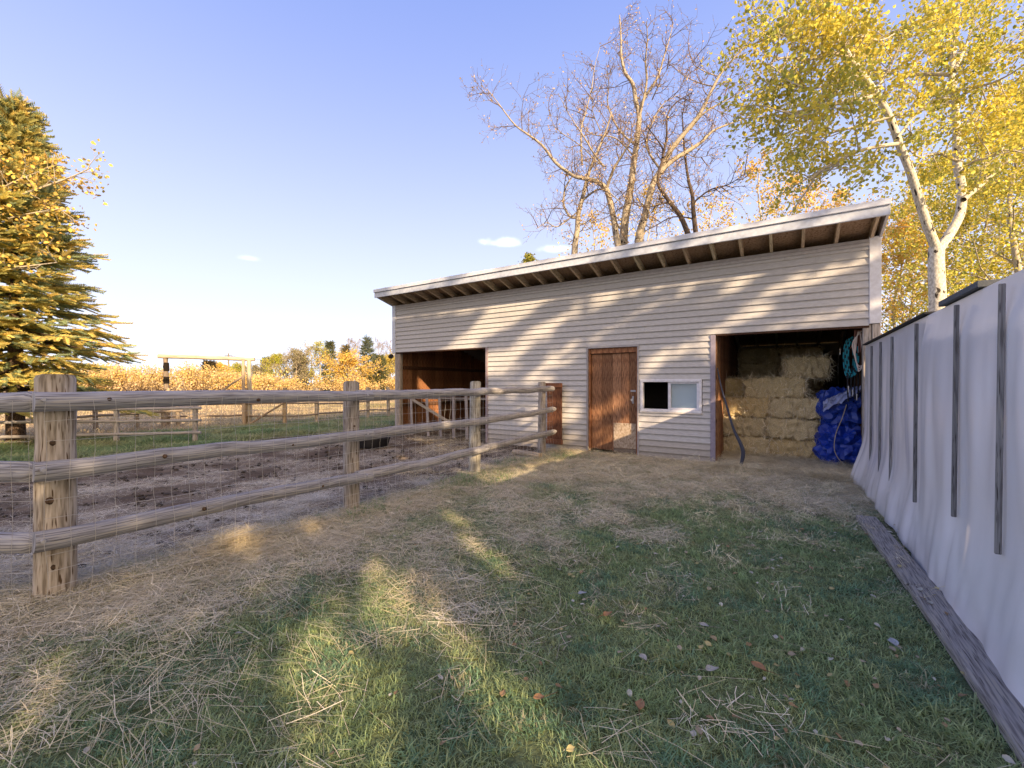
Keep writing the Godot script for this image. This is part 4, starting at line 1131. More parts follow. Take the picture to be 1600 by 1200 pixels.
func stall_things():
	# blue tarpaulin bundled beside the bales
	for q in [[V(0.75, 0.33, -9.22), V(0.34, 0.36, 0.32), 3, "crumpled blue tarpaulin bundle on the floor beside the bales", lin(0.010, 0.04, 0.33)], [V(0.76, 0.93, -9.30), V(0.31, 0.33, 0.30), 8, "blue tarpaulin with a pale folded underside heaped on the lower bundle", lin(0.012, 0.045, 0.30)]]:
		var c: Vector3 = q[0]; var h: Vector3 = q[1]
		c.z += 0.22
		var t := thing("blue_tarp", V(c.x, c.y - h.y, c.z), q[3], "tarpaulin", "blue tarpaulins in the right bay")
		var f := noise(q[2], 1.0, 3, FastNoiseLite.TYPE_SIMPLEX_SMOOTH, true)
		var f2 := noise(q[2] + 1, 1.0, 2)
		var g := []
		for r in 27:
			var row := []
			for k in 43:
				var th := PI * r / 26.0; var ph := TAU * (k % 42) / 42.0
				var d := V(sin(th) * cos(ph), cos(th), sin(th) * sin(ph))
				var sq := d / pow(pow(absf(d.x), 3) + pow(absf(d.y), 3) + pow(absf(d.z), 3), 0.333)
				var s := 1.0 + 0.30 * f.get_noise_3d(d.x * 1.5 + d.y, d.y * 1.1, d.z * 1.5) + 0.16 * f2.get_noise_3d(d.x * 1.5, d.y * 1.5, d.z * 1.5) + 0.05 * f.get_noise_3d(d.x * 4 + d.y * 2, d.y * 3, d.z * 4) - 0.05
				row.append(c + sq * h * s * 0.95)
			g.append(row)
		var mb := MB.new(); mb.col = q[4]
		for r in 26:
			for k in 42:
				var q00: Vector3 = g[r][k]; var q01: Vector3 = g[r][k + 1]; var q10: Vector3 = g[r + 1][k]; var q11: Vector3 = g[r + 1][k + 1]
				if (r + k) % 2 == 0:
					mb.poly([q00, q01, q11], q00 - c); mb.poly([q00, q11, q10], q11 - c)
				else:
					mb.poly([q00, q01, q10], q00 - c); mb.poly([q01, q11, q10], q11 - c)
		put("cloth", mb, M.tarp, t)
		if q[2] == 8:
			g = []
			for r in 12:
				var row := []
				for k in 22:
					var u := k / 21.0; var w := r / 11.0
					row.append(V(0.50 + 0.50 * u, 1.02 + 0.22 * u + 0.10 * sin(w * PI) + 0.05 * f2.get_noise_2d(u * 6, w * 4) - 0.12 * w * (1 - u), -8.72 - 0.06 * u + 0.10 * w - 0.05 + 0.06 * f.get_noise_2d(u * 3, w * 3)))
				g.append(row)
			mb = MB.new(); mb.col = lin(0.30, 0.34, 0.55); mb.sheet(g, V(0, 0, 1))
			put("pale_fold", mb, M.tarp, t)
	var cord := MB.new(); cord.col = lin(0.42, 0.34, 0.24)
	cord.tube(smooth_line([V(0.80, 1.02, -8.64), V(0.74, 0.8, -8.60), V(0.66, 0.55, -8.58), V(0.64, 0.3, -8.56), V(0.72, 0.12, -8.54), V(0.86, 0.03, -8.5)], 5), taper(26, 0.007, 0.007), 6)
	tag(put("tie_cord", cord, M.rope), "thin tan cord hanging down over the blue tarpaulins", "cord")
	# ropes on the right jamb
	var rope := thing("rope_hank", V(0.86, 1.35, -8.45), "teal and black striped lead rope hung in a hank inside the right jamb", "rope")
	var tm := MB.new()
	for k in 4:
		var p := PackedVector3Array()
		for j in 37:
			var a := TAU * j / 36.0
			p.append(V(0.83 + 0.06 * cos(a) + 0.018 * (k - 1.5), 1.74 + 0.30 * sin(a) + 0.012 * k, -8.42 + 0.02 * k + 0.02 * sin(a * 2 + k)))
		for j in 36:
			tm.col = lin(0.03, 0.26, 0.32) if (j / 1 + k) % 3 != 0 else lin(0.02, 0.025, 0.03)
			tm.tube(PackedVector3Array([p[j], p[j + 1]]), PackedFloat32Array([0.011, 0.011]), 6, false)
	put("rope", tm, M.rope, rope)
	var lm := MB.new(); lm.col = lin(0.02, 0.02, 0.025)
	for k in 5:
		lm.tube(smooth_line([V(0.80 + 0.04 * k, 1.60, -8.40), V(0.79 + 0.045 * k, 1.3, -8.39 - 0.02 * k), V(0.80 + 0.04 * k, 1.12 + rnd(-0.05, 0.1), -8.40)], 4), taper(9, 0.012, 0.010), 6)
	put("strap", lm, M.rope, rope)
	var cl := MB.new(); cl.col = lin(0.6, 0.6, 0.62)
	for k in 3: cl.tube(PackedVector3Array([V(0.80 + 0.05 * k, 1.32 - 0.06 * k, -8.37), V(0.80 + 0.05 * k, 1.22 - 0.06 * k, -8.37)]), PackedFloat32Array([0.010, 0.007]), 6)
	put("snap_clip", cl, M.metal, rope)
	var pale := thing("pale_rope", V(0.93, 1.6, -8.2), "pale looped rope and pink twine hanging from the top of the right jamb", "rope")
	var pr := MB.new(); pr.col = lin(0.62, 0.52, 0.44)
	for k in 3:
		pr.tube(smooth_line([V(0.90 + 0.02 * k, 2.14, -8.2), V(0.87 - 0.02 * k, 1.95, -8.18), V(0.86 + 0.015 * k, 1.74 - 0.06 * k, -8.17), V(0.90, 1.62 - 0.04 * k, -8.16), V(0.955, 1.66, -8.15), V(0.94, 1.9, -8.16), V(0.92, 2.12, -8.2)], 6), taper(37, 0.008, 0.008), 6)
	put("rope", pr, M.rope, pale)
	var pk := MB.new(); pk.col = lin(0.5, 0.25, 0.2)
	for k in 7:
		pk.tube(smooth_line([V(0.86 + 0.014 * k, 2.16, -8.22), V(0.85 + 0.02 * k, 2.0, -8.2), V(0.82 + 0.024 * k + rnd(-0.02, 0.02), 1.84 + rnd(-0.06, 0.06), -8.19)], 3), taper(7, 0.004, 0.003), 4)
	put("twine", pk, M.rope, pale)
	# dark pole with a bent foot
	var pole := thing("dark_pole", V(-0.63, 0, -8.2), "dark pole with a bent foot leaning on the left jamb of the hay bay", "pole")
	var pm := MB.new(); pm.col = lin(0.055, 0.06, 0.085)
	pm.tube(smooth_line([V(-1.00, 1.62, -8.05), V(-0.93, 1.30, -7.98), V(-0.83, 0.95, -7.90), V(-0.73, 0.62, -7.82), V(-0.63, 0.40, -7.78), V(-0.59, 0.27, -7.77), V(-0.60, 0.14, -7.78), V(-0.63, 0.03, -7.79)], 4), PackedFloat32Array([0.010, 0.010, 0.011, 0.011, 0.012, 0.013, 0.014, 0.015, 0.016, 0.017, 0.018, 0.019, 0.02, 0.022, 0.024, 0.026, 0.027, 0.028, 0.029, 0.03, 0.03, 0.03, 0.029, 0.028, 0.026, 0.024, 0.022, 0.020, 0.017]), 8)
	put("shaft", pm, M.rubber, pole)
	# left bay: picket hurdle with a brace
	var hd := thing("picket_hurdle", V(-7.4, 0, -8.1), "grey picket hurdle with a slanting brace across the left bay", "gate")
	for q in [[-8.38, -8.28, 0.72], [-7.82, -7.70, 0.80], [-7.38, -7.28, 0.82], [-6.92, -6.86, 0.80], [-6.52, -6.44, 0.82], [-6.18, -6.12, 0.80]]:
		var mb := MB.new(); mb.col = vary(lin(0.66, 0.64, 0.70), 0.12)
		mb.bar(V(q[1], 0.02, -8.06), V(q[0], q[2] + 0.25, -8.12), 0.085, 0.025, V(0, 0, 1))
		put("picket", mb, M.grey_y, hd)
	for y in [0.25, 0.98]:
		var mb := MB.new(); mb.col = lin(0.5, 0.48, 0.5)
		mb.bar(V(-8.66, y, -8.14), V(-5.86, y + 0.02, -8.14), 0.05, 0.03, V(0, 0, 1))
		put("rail", mb, M.grey_x, hd)
	var bm := MB.new(); bm.col = lin(0.8, 0.74, 0.66)
	bm.bar(V(-8.25, 0.95, -8.03), V(-6.98, 0.42, -8.02), 0.07, 0.025, V(0, 0, 1))
	put("brace", bm, M.grey_x, hd)
	# rubber feed tub
	var tub := thing("feed_tub", V(-7.5, 0, -6.1), "low black rubber feed tub on the bare ground of the pen", "tub")
	var prof := [V(0.30, 0.0, 0), V(0.36, 0.04, 0), V(0.39, 0.17, 0), V(0.405, 0.20, 0), V(0.395, 0.215, 0), V(0.37, 0.205, 0), V(0.35, 0.15, 0), V(0.32, 0.05, 0), V(0.0, 0.045, 0)]
	var g := []
	for p in prof:
		var row := []
		for k in 37:
			var a := TAU * (k % 36) / 36.0
			row.append(V(-7.5 + p.x * cos(a), p.y + 0.005 * sin(3 * a), -6.1 + p.x * sin(a)))
		g.append(row)
	var tb := MB.new(); tb.col = lin(0.018, 0.018, 0.02); tb.sheet(g, V(1, 0, 0))
	put("tub", tb, M.rubber, tub)

# ---------------------------------------------------------------- trees
func leaf_mesh(s: float, fold := 0.18) -> ArrayMesh:
	var mb := MB.new()
	var pts := [V(0, 0, 0), V(0.32 * s, fold * s * 0.5, 0.25 * s), V(0.42 * s, fold * s, 0.55 * s), V(0.2 * s, fold * s * 0.6, 0.9 * s), V(0, 0, 1.08 * s), V(-0.2 * s, fold * s * 0.6, 0.9 * s), V(-0.42 * s, fold * s, 0.55 * s), V(-0.32 * s, fold * s * 0.5, 0.25 * s)]
	mb.poly([pts[0], pts[1], pts[2], pts[3], pts[4]], V(0, 1, 0))
	mb.poly([pts[0], pts[4], pts[5], pts[6], pts[7]], V(0, 1, 0))
	return mb.mesh()
func spray_mesh(l: float, pairs: int, w: float) -> ArrayMesh:
	var mb := MB.new()
	mb.tube(PackedVector3Array([V(0, 0, 0), V(0, l * 0.03, l)]), PackedFloat32Array([0.006, 0.002]), 3, false)
	for k in pairs:
		var t := (k + 0.5) / pairs
		for s in [-1.0, 1.0]:
			for lift in [0.15, 0.75]:
				var o := V(0, l * 0.03 * t, l * t)
				var len_ := l * 0.34 * (1.0 - 0.55 * t) * rnd(0.7, 1.15)
				var d := V(s * (0.85 - 0.4 * lift), lift * 0.6 + rnd(-0.15, 0.1), 0.75).normalized() * len_
				var sd := V(0, 1, -0.3).normalized() * w if lift < 0.5 else V(0.3, 0, 1).normalized() * w
				var f := rnd(0.7, 1.3)
				mb.col = Color(f, f, f)
				mb.poly([o - sd, o + sd, o + d * 0.7 + sd * 0.8, o + d], V(0, 1, 0) if lift > 0.5 else V(0, 0.3, 1))
	return mb.mesh()

# a limb with its twigs; leaves go along the last order of twigs
func sprout(mb: MB, sc, o: Vector3, dir: Vector3, length: float, r: float, order: int, P: Dictionary):
	var m: int = 5 if order > 0 else 4
	var pts := PackedVector3Array(); var rr := PackedFloat32Array()
	var p := o; var d := dir.normalized()
	var wander: float = P.wander; var up: float = P.up
	for k in m:
		pts.append(p); rr.append(maxf(r * (1.0 - 0.72 * k / (m - 1.0)), P.thin))
		p += d * length / (m - 1)
		d = (d + any_dir() * wander + V(0, up, 0)).normalized()
	if r >= P.get("skip", 0.0): mb.tube(pts, rr, 6 if r > 0.03 else (4 if r > 0.012 else 3), false)
	if order > 0:
		var kids := int(P.kids[order] * rnd(0.75, 1.3) + 0.5)
		for k in kids:
			var t := lerpf(0.22, 1.0, (k + rng.randf()) / kids) * (m - 1)
			var i := mini(int(t), m - 2)
			var q := pts[i].lerp(pts[i + 1], t - i)
			var along := (pts[i + 1] - pts[i]).normalized()
			var sd := along.cross(any_dir()).normalized()
			var nd: Vector3 = (along * P.forward + sd).normalized()
			sprout(mb, sc, q, nd, length * P.shrink * rnd(0.6, 1.25), rr[i] * 0.55, order - 1, P)
	if order == 0 and P.leaves > 0:
		var cnt := int(P.leaves * rnd(0.4, 1.6))
		for k in cnt:
			var t := rnd(0.15, 1.05) * (m - 1)
			var i := clampi(int(t), 0, m - 2)
			var q: Vector3 = pts[i].lerp(pts[i + 1], t - i) + any_dir() * P.puff * rng.randf()
			put_leaf(sc, q, P)
func put_leaf(sc, q: Vector3, P: Dictionary):
	if P.has("carve") and carved(q): return
	var tones: Array = P.tones
	var c: Color = tones[rng.randi() % tones.size()]
	# colour drifts from clump to clump
	var g := wob.get_noise_3d(q.x * 0.8, q.y * 0.8, q.z * 0.8)
	c = c.lerp(tones[0] if g > 0 else tones[-1], clampf(absf(g) * 1.3, 0, 0.8))
	var s := rnd(0.7, 1.25)
	sc.add(basis_to(any_dir(), rnd(0, TAU)).scaled(V(s, s, s)), q, vary(c, 0.22))

func limb(mb: MB, px: Array, depth0: float, depth1: float, r0: float, r1: float, sides := 9) -> PackedVector3Array:
	var p := []
	for k in px.size(): p.append(at(px[k][0], px[k][1], lerpf(depth0, depth1, float(k) / (px.size() - 1))))
	var l := smooth_line(p, 4)
	mb.tube(l, taper(l.size(), r0, r1), sides, false)
	return l
# twigs all along a limb
func dress(mb: MB, sc, l: PackedVector3Array, n: int, len0: float, len1: float, r: float, order: int, P: Dictionary, from := 0.15):
	for k in n:
		var t := lerpf(from, 1.0, (k + rng.randf()) / n) * (l.size() - 1)
		var i := mini(int(t), l.size() - 2)
		var q := l[i].lerp(l[i + 1], t - i)
		var along := (l[i + 1] - l[i]).normalized()
		var sd := along.cross(any_dir()).normalized()
		sprout(mb, sc, q, (along * 0.6 + sd + V(0, 0.15, 0)).normalized(), rnd(len0, len1), r, order, P)

var YELLOW := [lin(0.80, 0.66, 0.10), lin(0.72, 0.60, 0.10), lin(0.62, 0.57, 0.10), lin(0.50, 0.50, 0.10), lin(0.38, 0.42, 0.10)]
var GOLD := [lin(0.78, 0.50, 0.10), lin(0.76, 0.58, 0.12), lin(0.62, 0.38, 0.10), lin(0.70, 0.56, 0.16)]
var TAN := [lin(0.66, 0.47, 0.26), lin(0.56, 0.36, 0.2), lin(0.7, 0.54, 0.3)]

func aspen_right():
	var dpt := 9.2
	var base := on_ground(1463, dpt)
	var t := thing("aspen_tree", base, "twin stemmed white aspen with yellow green leaves behind the plastic greenhouse", "tree")
	var mb := MB.new()
	var to := func(a: Array) -> Array:
		var o := []
		for q in a: o.append([1120 + q[0] / 3.3333, 60 + q[1] / 3.3333])
		return o
	var trunk := smooth_line([base + V(0, -0.1, 0), at(1464, 640, dpt), at(1465, 540, dpt), at(1465, 470, dpt), at(1463, 420, dpt), at(1463, 386, dpt)], 4)
	mb.tube(trunk, taper(trunk.size(), 0.165, 0.128), 14, false)
	var limbs := []
	limbs.append([limb(mb, to.call([[1145, 1100], [1095, 970], [1050, 830], [1010, 700], [950, 550], [900, 410], [830, 290], [760, 190], [700, 110], [655, 30], [610, -60], [580, -190]]), dpt, dpt - 1.6, 0.088, 0.028, 12), 22])
	limbs.append([limb(mb, to.call([[1150, 1110], [1225, 1000], [1270, 900], [1275, 780], [1252, 650], [1250, 500], [1240, 350], [1225, 200], [1230, 100], [1240, 0], [1255, -170]]), dpt, dpt + 0.8, 0.096, 0.042, 12), 26])
	put("trunk", mb, M.aspen, t)
	var bm := MB.new(); bm.col = lin(0.85, 0.8, 0.72)
	for q in [[[[940, 550], [830, 565], [700, 600], [570, 670], [480, 740]], -0.8, -1.6, 0.04, 12], [[[820, 300], [700, 330], [560, 350], [430, 380], [330, 380]], -1.0, -1.9, 0.04, 14], [[[1215, 190], [1100, 185], [950, 190], [880, 165], [780, 170]], 0.2, 1.1, 0.045, 10], [[[1285, 840], [1380, 760], [1480, 670], [1560, 610], [1660, 570]], 0.0, 0.9, 0.055, 10], [[[1245, 200], [1350, 130], [1450, 80], [1560, 20]], 0.3, -0.8, 0.04, 12], [[[1235, 170], [1280, 80], [1310, 0], [1340, -100]], 0.2, 0.8, 0.04, 10], [[[830, 270], [880, 190], [930, 90], [970, 0]], -0.9, -0.2, 0.03, 10], [[[700, 110], [600, 75], [480, 110], [350, 100], [260, 140]], -1.4, -2.2, 0.035, 13], [[[760, 190], [640, 220], [500, 260], [380, 240], [290, 260]], -1.3, -1.2, 0.03, 13], [[[1250, 480], [1360, 420], [1470, 330], [1580, 260]], 0.3, 1.0, 0.04, 12], [[[1255, 640], [1150, 600], [1060, 620], [1000, 580]], 0.2, -0.4, 0.03, 8], [[[940, 520], [1000, 440], [1060, 370], [1110, 330]], -0.8, 0.2, 0.03, 8], [[[1240, 330], [1330, 260], [1440, 230], [1540, 180]], 0.3, -0.9, 0.035, 10], [[[655, 30], [560, -20], [440, 0], [300, -30]], -1.6, -2.0, 0.03, 12], [[[1265, 700], [1340, 640], [1420, 620], [1500, 560]], 0.1, -1.0, 0.03, 9], [[[900, 410], [800, 440], [640, 480], [520, 500], [400, 470]], -0.9, -0.6, 0.03, 12], [[[660, 40], [740, -10], [860, 10], [960, -50]], -1.5, -0.6, 0.03, 10]]:
		limbs.append([limb(bm, to.call(q[0]), dpt + q[1], dpt + q[2], q[3], 0.012, 7), q[4]])
	var sc := Scatter.new()
	var P := {"wander": 0.28, "up": 0.02, "thin": 0.0025, "kids": [0, 6], "forward": 0.7, "shrink": 0.55, "leaves": 15.0, "puff": 0.24, "tones": YELLOW, "skip": 0.0035}
	var i := 0
	for q in limbs:
		dress(bm, sc, q[0], int(q[1]), 0.5, 1.15, 0.014, 1, P, 0.42 if i < 2 else 0.2)
		i += 1
	put("branches", bm, M.aspen, t)
	many("crown", sc, leaf_mesh(0.066), M.leaf, t)
	print("aspen leaves ", sc.count)

func bare_poplars():
	var D := 14.0
	var to := func(a: Array) -> Array:
		var o := []
		for q in a: o.append([740 + q[0] / 3.334, 60 + q[1] / 3.334])
		return o
	var P := {"wander": 0.36, "up": 0.10, "thin": 0.0035, "kids": [0, 5, 5], "forward": 0.75, "shrink": 0.55, "leaves": 1.7, "puff": 0.06, "tones": TAN}
	var trees := [
		["slender bare poplar, leftmost behind the shed roof", 0.0, [[[[525, 1135], [530, 1060], [540, 1000], [545, 920], [575, 800], [600, 700], [640, 600], [690, 480], [720, 380]], 0.14, 0.02, 18], [[[540, 930], [505, 930], [470, 870], [475, 790], [500, 740], [520, 715]], 0.06, 0.02, 10], [[[560, 850], [640, 790], [700, 800], [760, 850]], 0.05, 0.012, 9], [[[565, 660], [560, 480], [585, 380], [615, 260], [630, 150], [660, 40]], 0.045, 0.006, 9], [[[545, 900], [440, 980], [380, 960], [330, 990]], 0.03, 0.008, 8]]],
		["bare poplar throwing one long limb far out to the left", -0.6, [[[[755, 1095], [740, 1010], [730, 940], [705, 830], [690, 785], [640, 745], [580, 730], [520, 715], [430, 650], [360, 560], [290, 505], [215, 450], [130, 340], [70, 262]], 0.135, 0.008, 30], [[[690, 790], [730, 680], [780, 600], [828, 520]], 0.07, 0.02, 9], [[[680, 670], [620, 590], [580, 520], [500, 400], [440, 285]], 0.04, 0.006, 10], [[[690, 670], [640, 640], [560, 560], [430, 470], [395, 390]], 0.03, 0.006, 10], [[[735, 950], [770, 990], [780, 900], [800, 840]], 0.05, 0.02, 8], [[[660, 480], [620, 380], [625, 300]], 0.02, 0.006, 6]]],
		["tallest upright bare poplar with pale trunk behind the roof's middle", 0.7, [[[[780, 1060], [785, 980], [800, 880], [820, 760], [835, 640], [850, 540], [862, 400], [845, 330], [830, 240], [790, 180], [770, 100], [768, 0], [760, -120]], 0.19, 0.02, 30], [[[860, 400], [880, 330], [910, 280], [960, 200], [990, 100], [1015, 20], [1040, -80]], 0.08, 0.01, 14], [[[855, 450], [900, 240], [895, 120], [905, 10], [900, -90]], 0.06, 0.01, 13], [[[850, 560], [760, 480], [700, 350], [705, 240], [690, 160]], 0.05, 0.008, 12], [[[840, 620], [740, 520], [620, 500], [540, 430]], 0.04, 0.008, 12], [[[930, 320], [970, 230], [1030, 120]], 0.03, 0.006, 8]]],
		["leaning bare poplar forking into two long limbs to the right", -0.2, [[[[862, 1050], [870, 1000], [890, 930], [930, 770], [970, 700], [1030, 640], [1110, 590], [1180, 545], [1250, 480], [1350, 440], [1450, 405]], 0.18, 0.012, 24], [[[965, 700], [1030, 580], [1110, 480], [1180, 390], [1230, 290], [1290, 180], [1360, 100], [1425, 25], [1480, -60]], 0.11, 0.012, 22], [[[1130, 470], [1200, 390], [1300, 330], [1380, 290], [1465, 235]], 0.05, 0.008, 12], [[[1245, 250], [1170, 230], [1090, 190], [1045, 150]], 0.03, 0.006, 7], [[[1280, 200], [1210, 175], [1150, 140], [1145, 115]], 0.025, 0.006, 6], [[[1110, 595], [1160, 620], [1250, 605]], 0.02, 0.005, 5], [[[985, 700], [900, 560], [940, 420], [1000, 330], [1080, 290]], 0.05, 0.008, 14]]],
		["dark crooked bare tree leaning left above the roof", -1.0, [[[[1125, 1040], [1080, 930], [1020, 850], [960, 750], [985, 620], [978, 560], [900, 455]], 0.10, 0.012, 18], [[[985, 620], [1005, 520], [1010, 400], [1060, 330], [1140, 280]], 0.05, 0.008, 12], [[[1020, 850], [900, 880], [800, 850]], 0.03, 0.008, 9]]],
		["straight dark stemmed bare tree at the right of the bare group", 0.4, [[[[1160, 1040], [1145, 900], [1140, 820], [1120, 740], [1100, 600], [1090, 450], [1085, 380]], 0.10, 0.012, 18], [[[1140, 860], [1230, 790], [1330, 760], [1420, 700]], 0.04, 0.008, 12], [[[1150, 940], [1040, 930], [940, 980], [880, 1010]], 0.035, 0.01, 9]]]]
	var n := 0
	for tr in trees:
		var d: float = D + tr[1]
		var first: Array = to.call([tr[2][0][0][0]])
		var base := on_ground(first[0][0], d)
		var t := thing("bare_poplar", base, tr[0], "tree", "bare poplars behind the shed")
		var mb := MB.new(); mb.col = lin(0.62, 0.57, 0.50) if n < 4 else lin(0.36, 0.32, 0.30)
		var lp := [base + V(0, -0.1, 0), at(first[0][0], 500, d), at(first[0][0], first[0][1], d)]
		var tl := smooth_line(lp, 4)
		mb.tube(tl, taper(tl.size(), tr[2][0][1] * 1.05, tr[2][0][1] * 0.82), 9, false)
		var ls := []
		var k := 0
		for q in tr[2]:
			var de := rnd(-1.3, 1.3) if k > 0 else 0.3
			var dd := d if k == 0 else d + 0.15
			ls.append([limb(mb, to.call(q[0]), dd, d + de, q[1] * 0.82, q[2], 8), q[3]])
			k += 1
		put("trunk", mb, M.aspen if n < 4 else M.bark_dark, t)
		var tw := MB.new(); tw.col = lin(0.66, 0.55, 0.42) if n < 4 else lin(0.4, 0.34, 0.3)
		var sc := Scatter.new()
		k = 0
		for q in ls:
			dress(tw, sc, q[0], int(q[1] * 0.68), 0.5, 1.35, 0.016, 2 if k == 0 else 1, P, 0.12)
			dress(tw, sc, q[0], int(q[1] * 0.7), 0.35, 0.9, 0.010, 1, P, 0.1)
			k += 1
		put("twigs", tw, M.bark_dark, t)
		many("last_leaves", sc, leaf_mesh(0.045), M.leaf, t)
		n += 1

# a tree grown from nothing but its size
func grown_tree(t: Node3D, base: Vector3, H: float, R: float, trunk_r: float, limbs: int, P: Dictionary, bark: Material, bark_k: Color, leaf_size: float, low := 0.25, lean := Vector3.ZERO, order := 1):
	var mb := MB.new(); mb.col = bark_k
	var tp := []
	for k in 8:
		var q := k / 7.0
		tp.append(base + V(0, H * q * 0.96 - 0.08, 0) + lean * q + V(rnd(-1, 1), 0, rnd(-1, 1)) * 0.025 * H * q)
	var l := smooth_line(tp, 3)
	mb.tube(l, taper(l.size(), trunk_r, trunk_r * 0.12), 9, false)
	put("trunk", mb, bark, t)
	var bm := MB.new(); bm.col = bark_k * 0.85
	var sc := Scatter.new()
	for k in limbs:
		var q := lerpf(low, 0.98, (k + rng.randf()) / limbs)
		var i := mini(int(q * (l.size() - 1)), l.size() - 2)
		var a := k * 2.4 + rnd(-0.5, 0.5)
		var shape := sin(PI * clampf((q - low) / (1.0 - low) * 0.78 + 0.2, 0, 1))
		var d := V(cos(a), rnd(0.35, 0.9) + q * 0.4, sin(a))
		sprout(bm, sc, l[i], d, R * 1.15 * shape * rnd(0.7, 1.15), trunk_r * 0.33 * (1.1 - q), order + 1, P)
	put("branches", bm, bark, t)
	if sc.count > 0: many("crown", sc, leaf_mesh(leaf_size), M.leaf, t)

func autumn_trees():
	var P := {"wander": 0.25, "up": 0.05, "thin": 0.003, "kids": [0, 5, 6], "forward": 0.8, "shrink": 0.5, "leaves": 14.0, "puff": 0.28, "tones": GOLD, "skip": 0.005}
	var rows := [
		[1592, 12.0, 9.5, 3.2, 0.14, 26, 13.0, "yellow", "golden aspen at the far right, its pale trunk rising behind the film"],
		[1530, 14.5, 8.5, 3.0, 0.12, 24, 14.0, "yellow", "golden aspen filling the gap right of the twin stemmed aspen"],
		[1650, 13.0, 11.0, 3.4, 0.15, 26, 14.0, "yellow", "golden aspen leaning in at the right edge of the view"],
		[1400, 17.5, 8.0, 2.6, 0.10, 22, 8.0, "gold", "orange tinged young aspen just right of the shed's white corner"],
		[1425, 21.0, 11.0, 3.0, 0.12, 22, 6.0, "gold", "thin orange aspen seen between the shed roof and the twin aspen"],
		[1185, 20.0, 12.6, 2.6, 0.11, 22, 4.0, "gold", "half bare orange aspen above the right part of the shed roof"],
		[1245, 22.5, 13.0, 2.9, 0.12, 24, 6.0, "gold", "orange aspen with a full low crown above the shed roof"],
		[1310, 19.0, 10.4, 2.6, 0.11, 22, 5.0, "gold", "spreading orange aspen close above the shed's right eave"],
		[1010, 21.0, 11.3, 3.0, 0.11, 20, 3.0, "gold", "faded orange tree low behind the bare poplars"],
		[1110, 22.0, 11.6, 2.8, 0.11, 20, 3.5, "gold", "thin orange tree behind the dark stemmed bare tree"],
		[925, 22.0, 10.6, 2.8, 0.10, 20, 2.5, "gold", "thin tan tree showing through the leftmost bare poplar"],
		[1470, 19.0, 12.0, 3.2, 0.13, 26, 12.0, "yellow", "tall golden aspen right behind the fork of the twin stemmed aspen"]]
	for r in rows:
		var base := on_ground(r[0], r[1])
		var t := thing("autumn_aspen", base, r[8], "tree", "autumn aspens behind the shed")
		var Q := P.duplicate(); Q.leaves = r[6]; Q.tones = YELLOW if r[7] == "yellow" else GOLD
		grown_tree(t, base, r[2], r[3], r[4], r[5], Q, M.aspen, lin(0.8, 0.76, 0.7), 0.075 if r[1] < 16 else 0.095, 0.16)
	# a small yellow green tree top just over the roof
	var b := on_ground(825, 19.0)
	var t2 := thing("young_tree", b, "small yellow green tree whose tip shows over the roof below the cloud", "tree")
	var Q2 := P.duplicate(); Q2.leaves = 16.0; Q2.tones = [lin(0.34, 0.34, 0.06), lin(0.2, 0.25, 0.06), lin(0.48, 0.40, 0.08)]
	grown_tree(t2, b, 7.3, 1.5, 0.09, 24, Q2, M.bark_dark, lin(0.4, 0.36, 0.3), 0.085, 0.2)

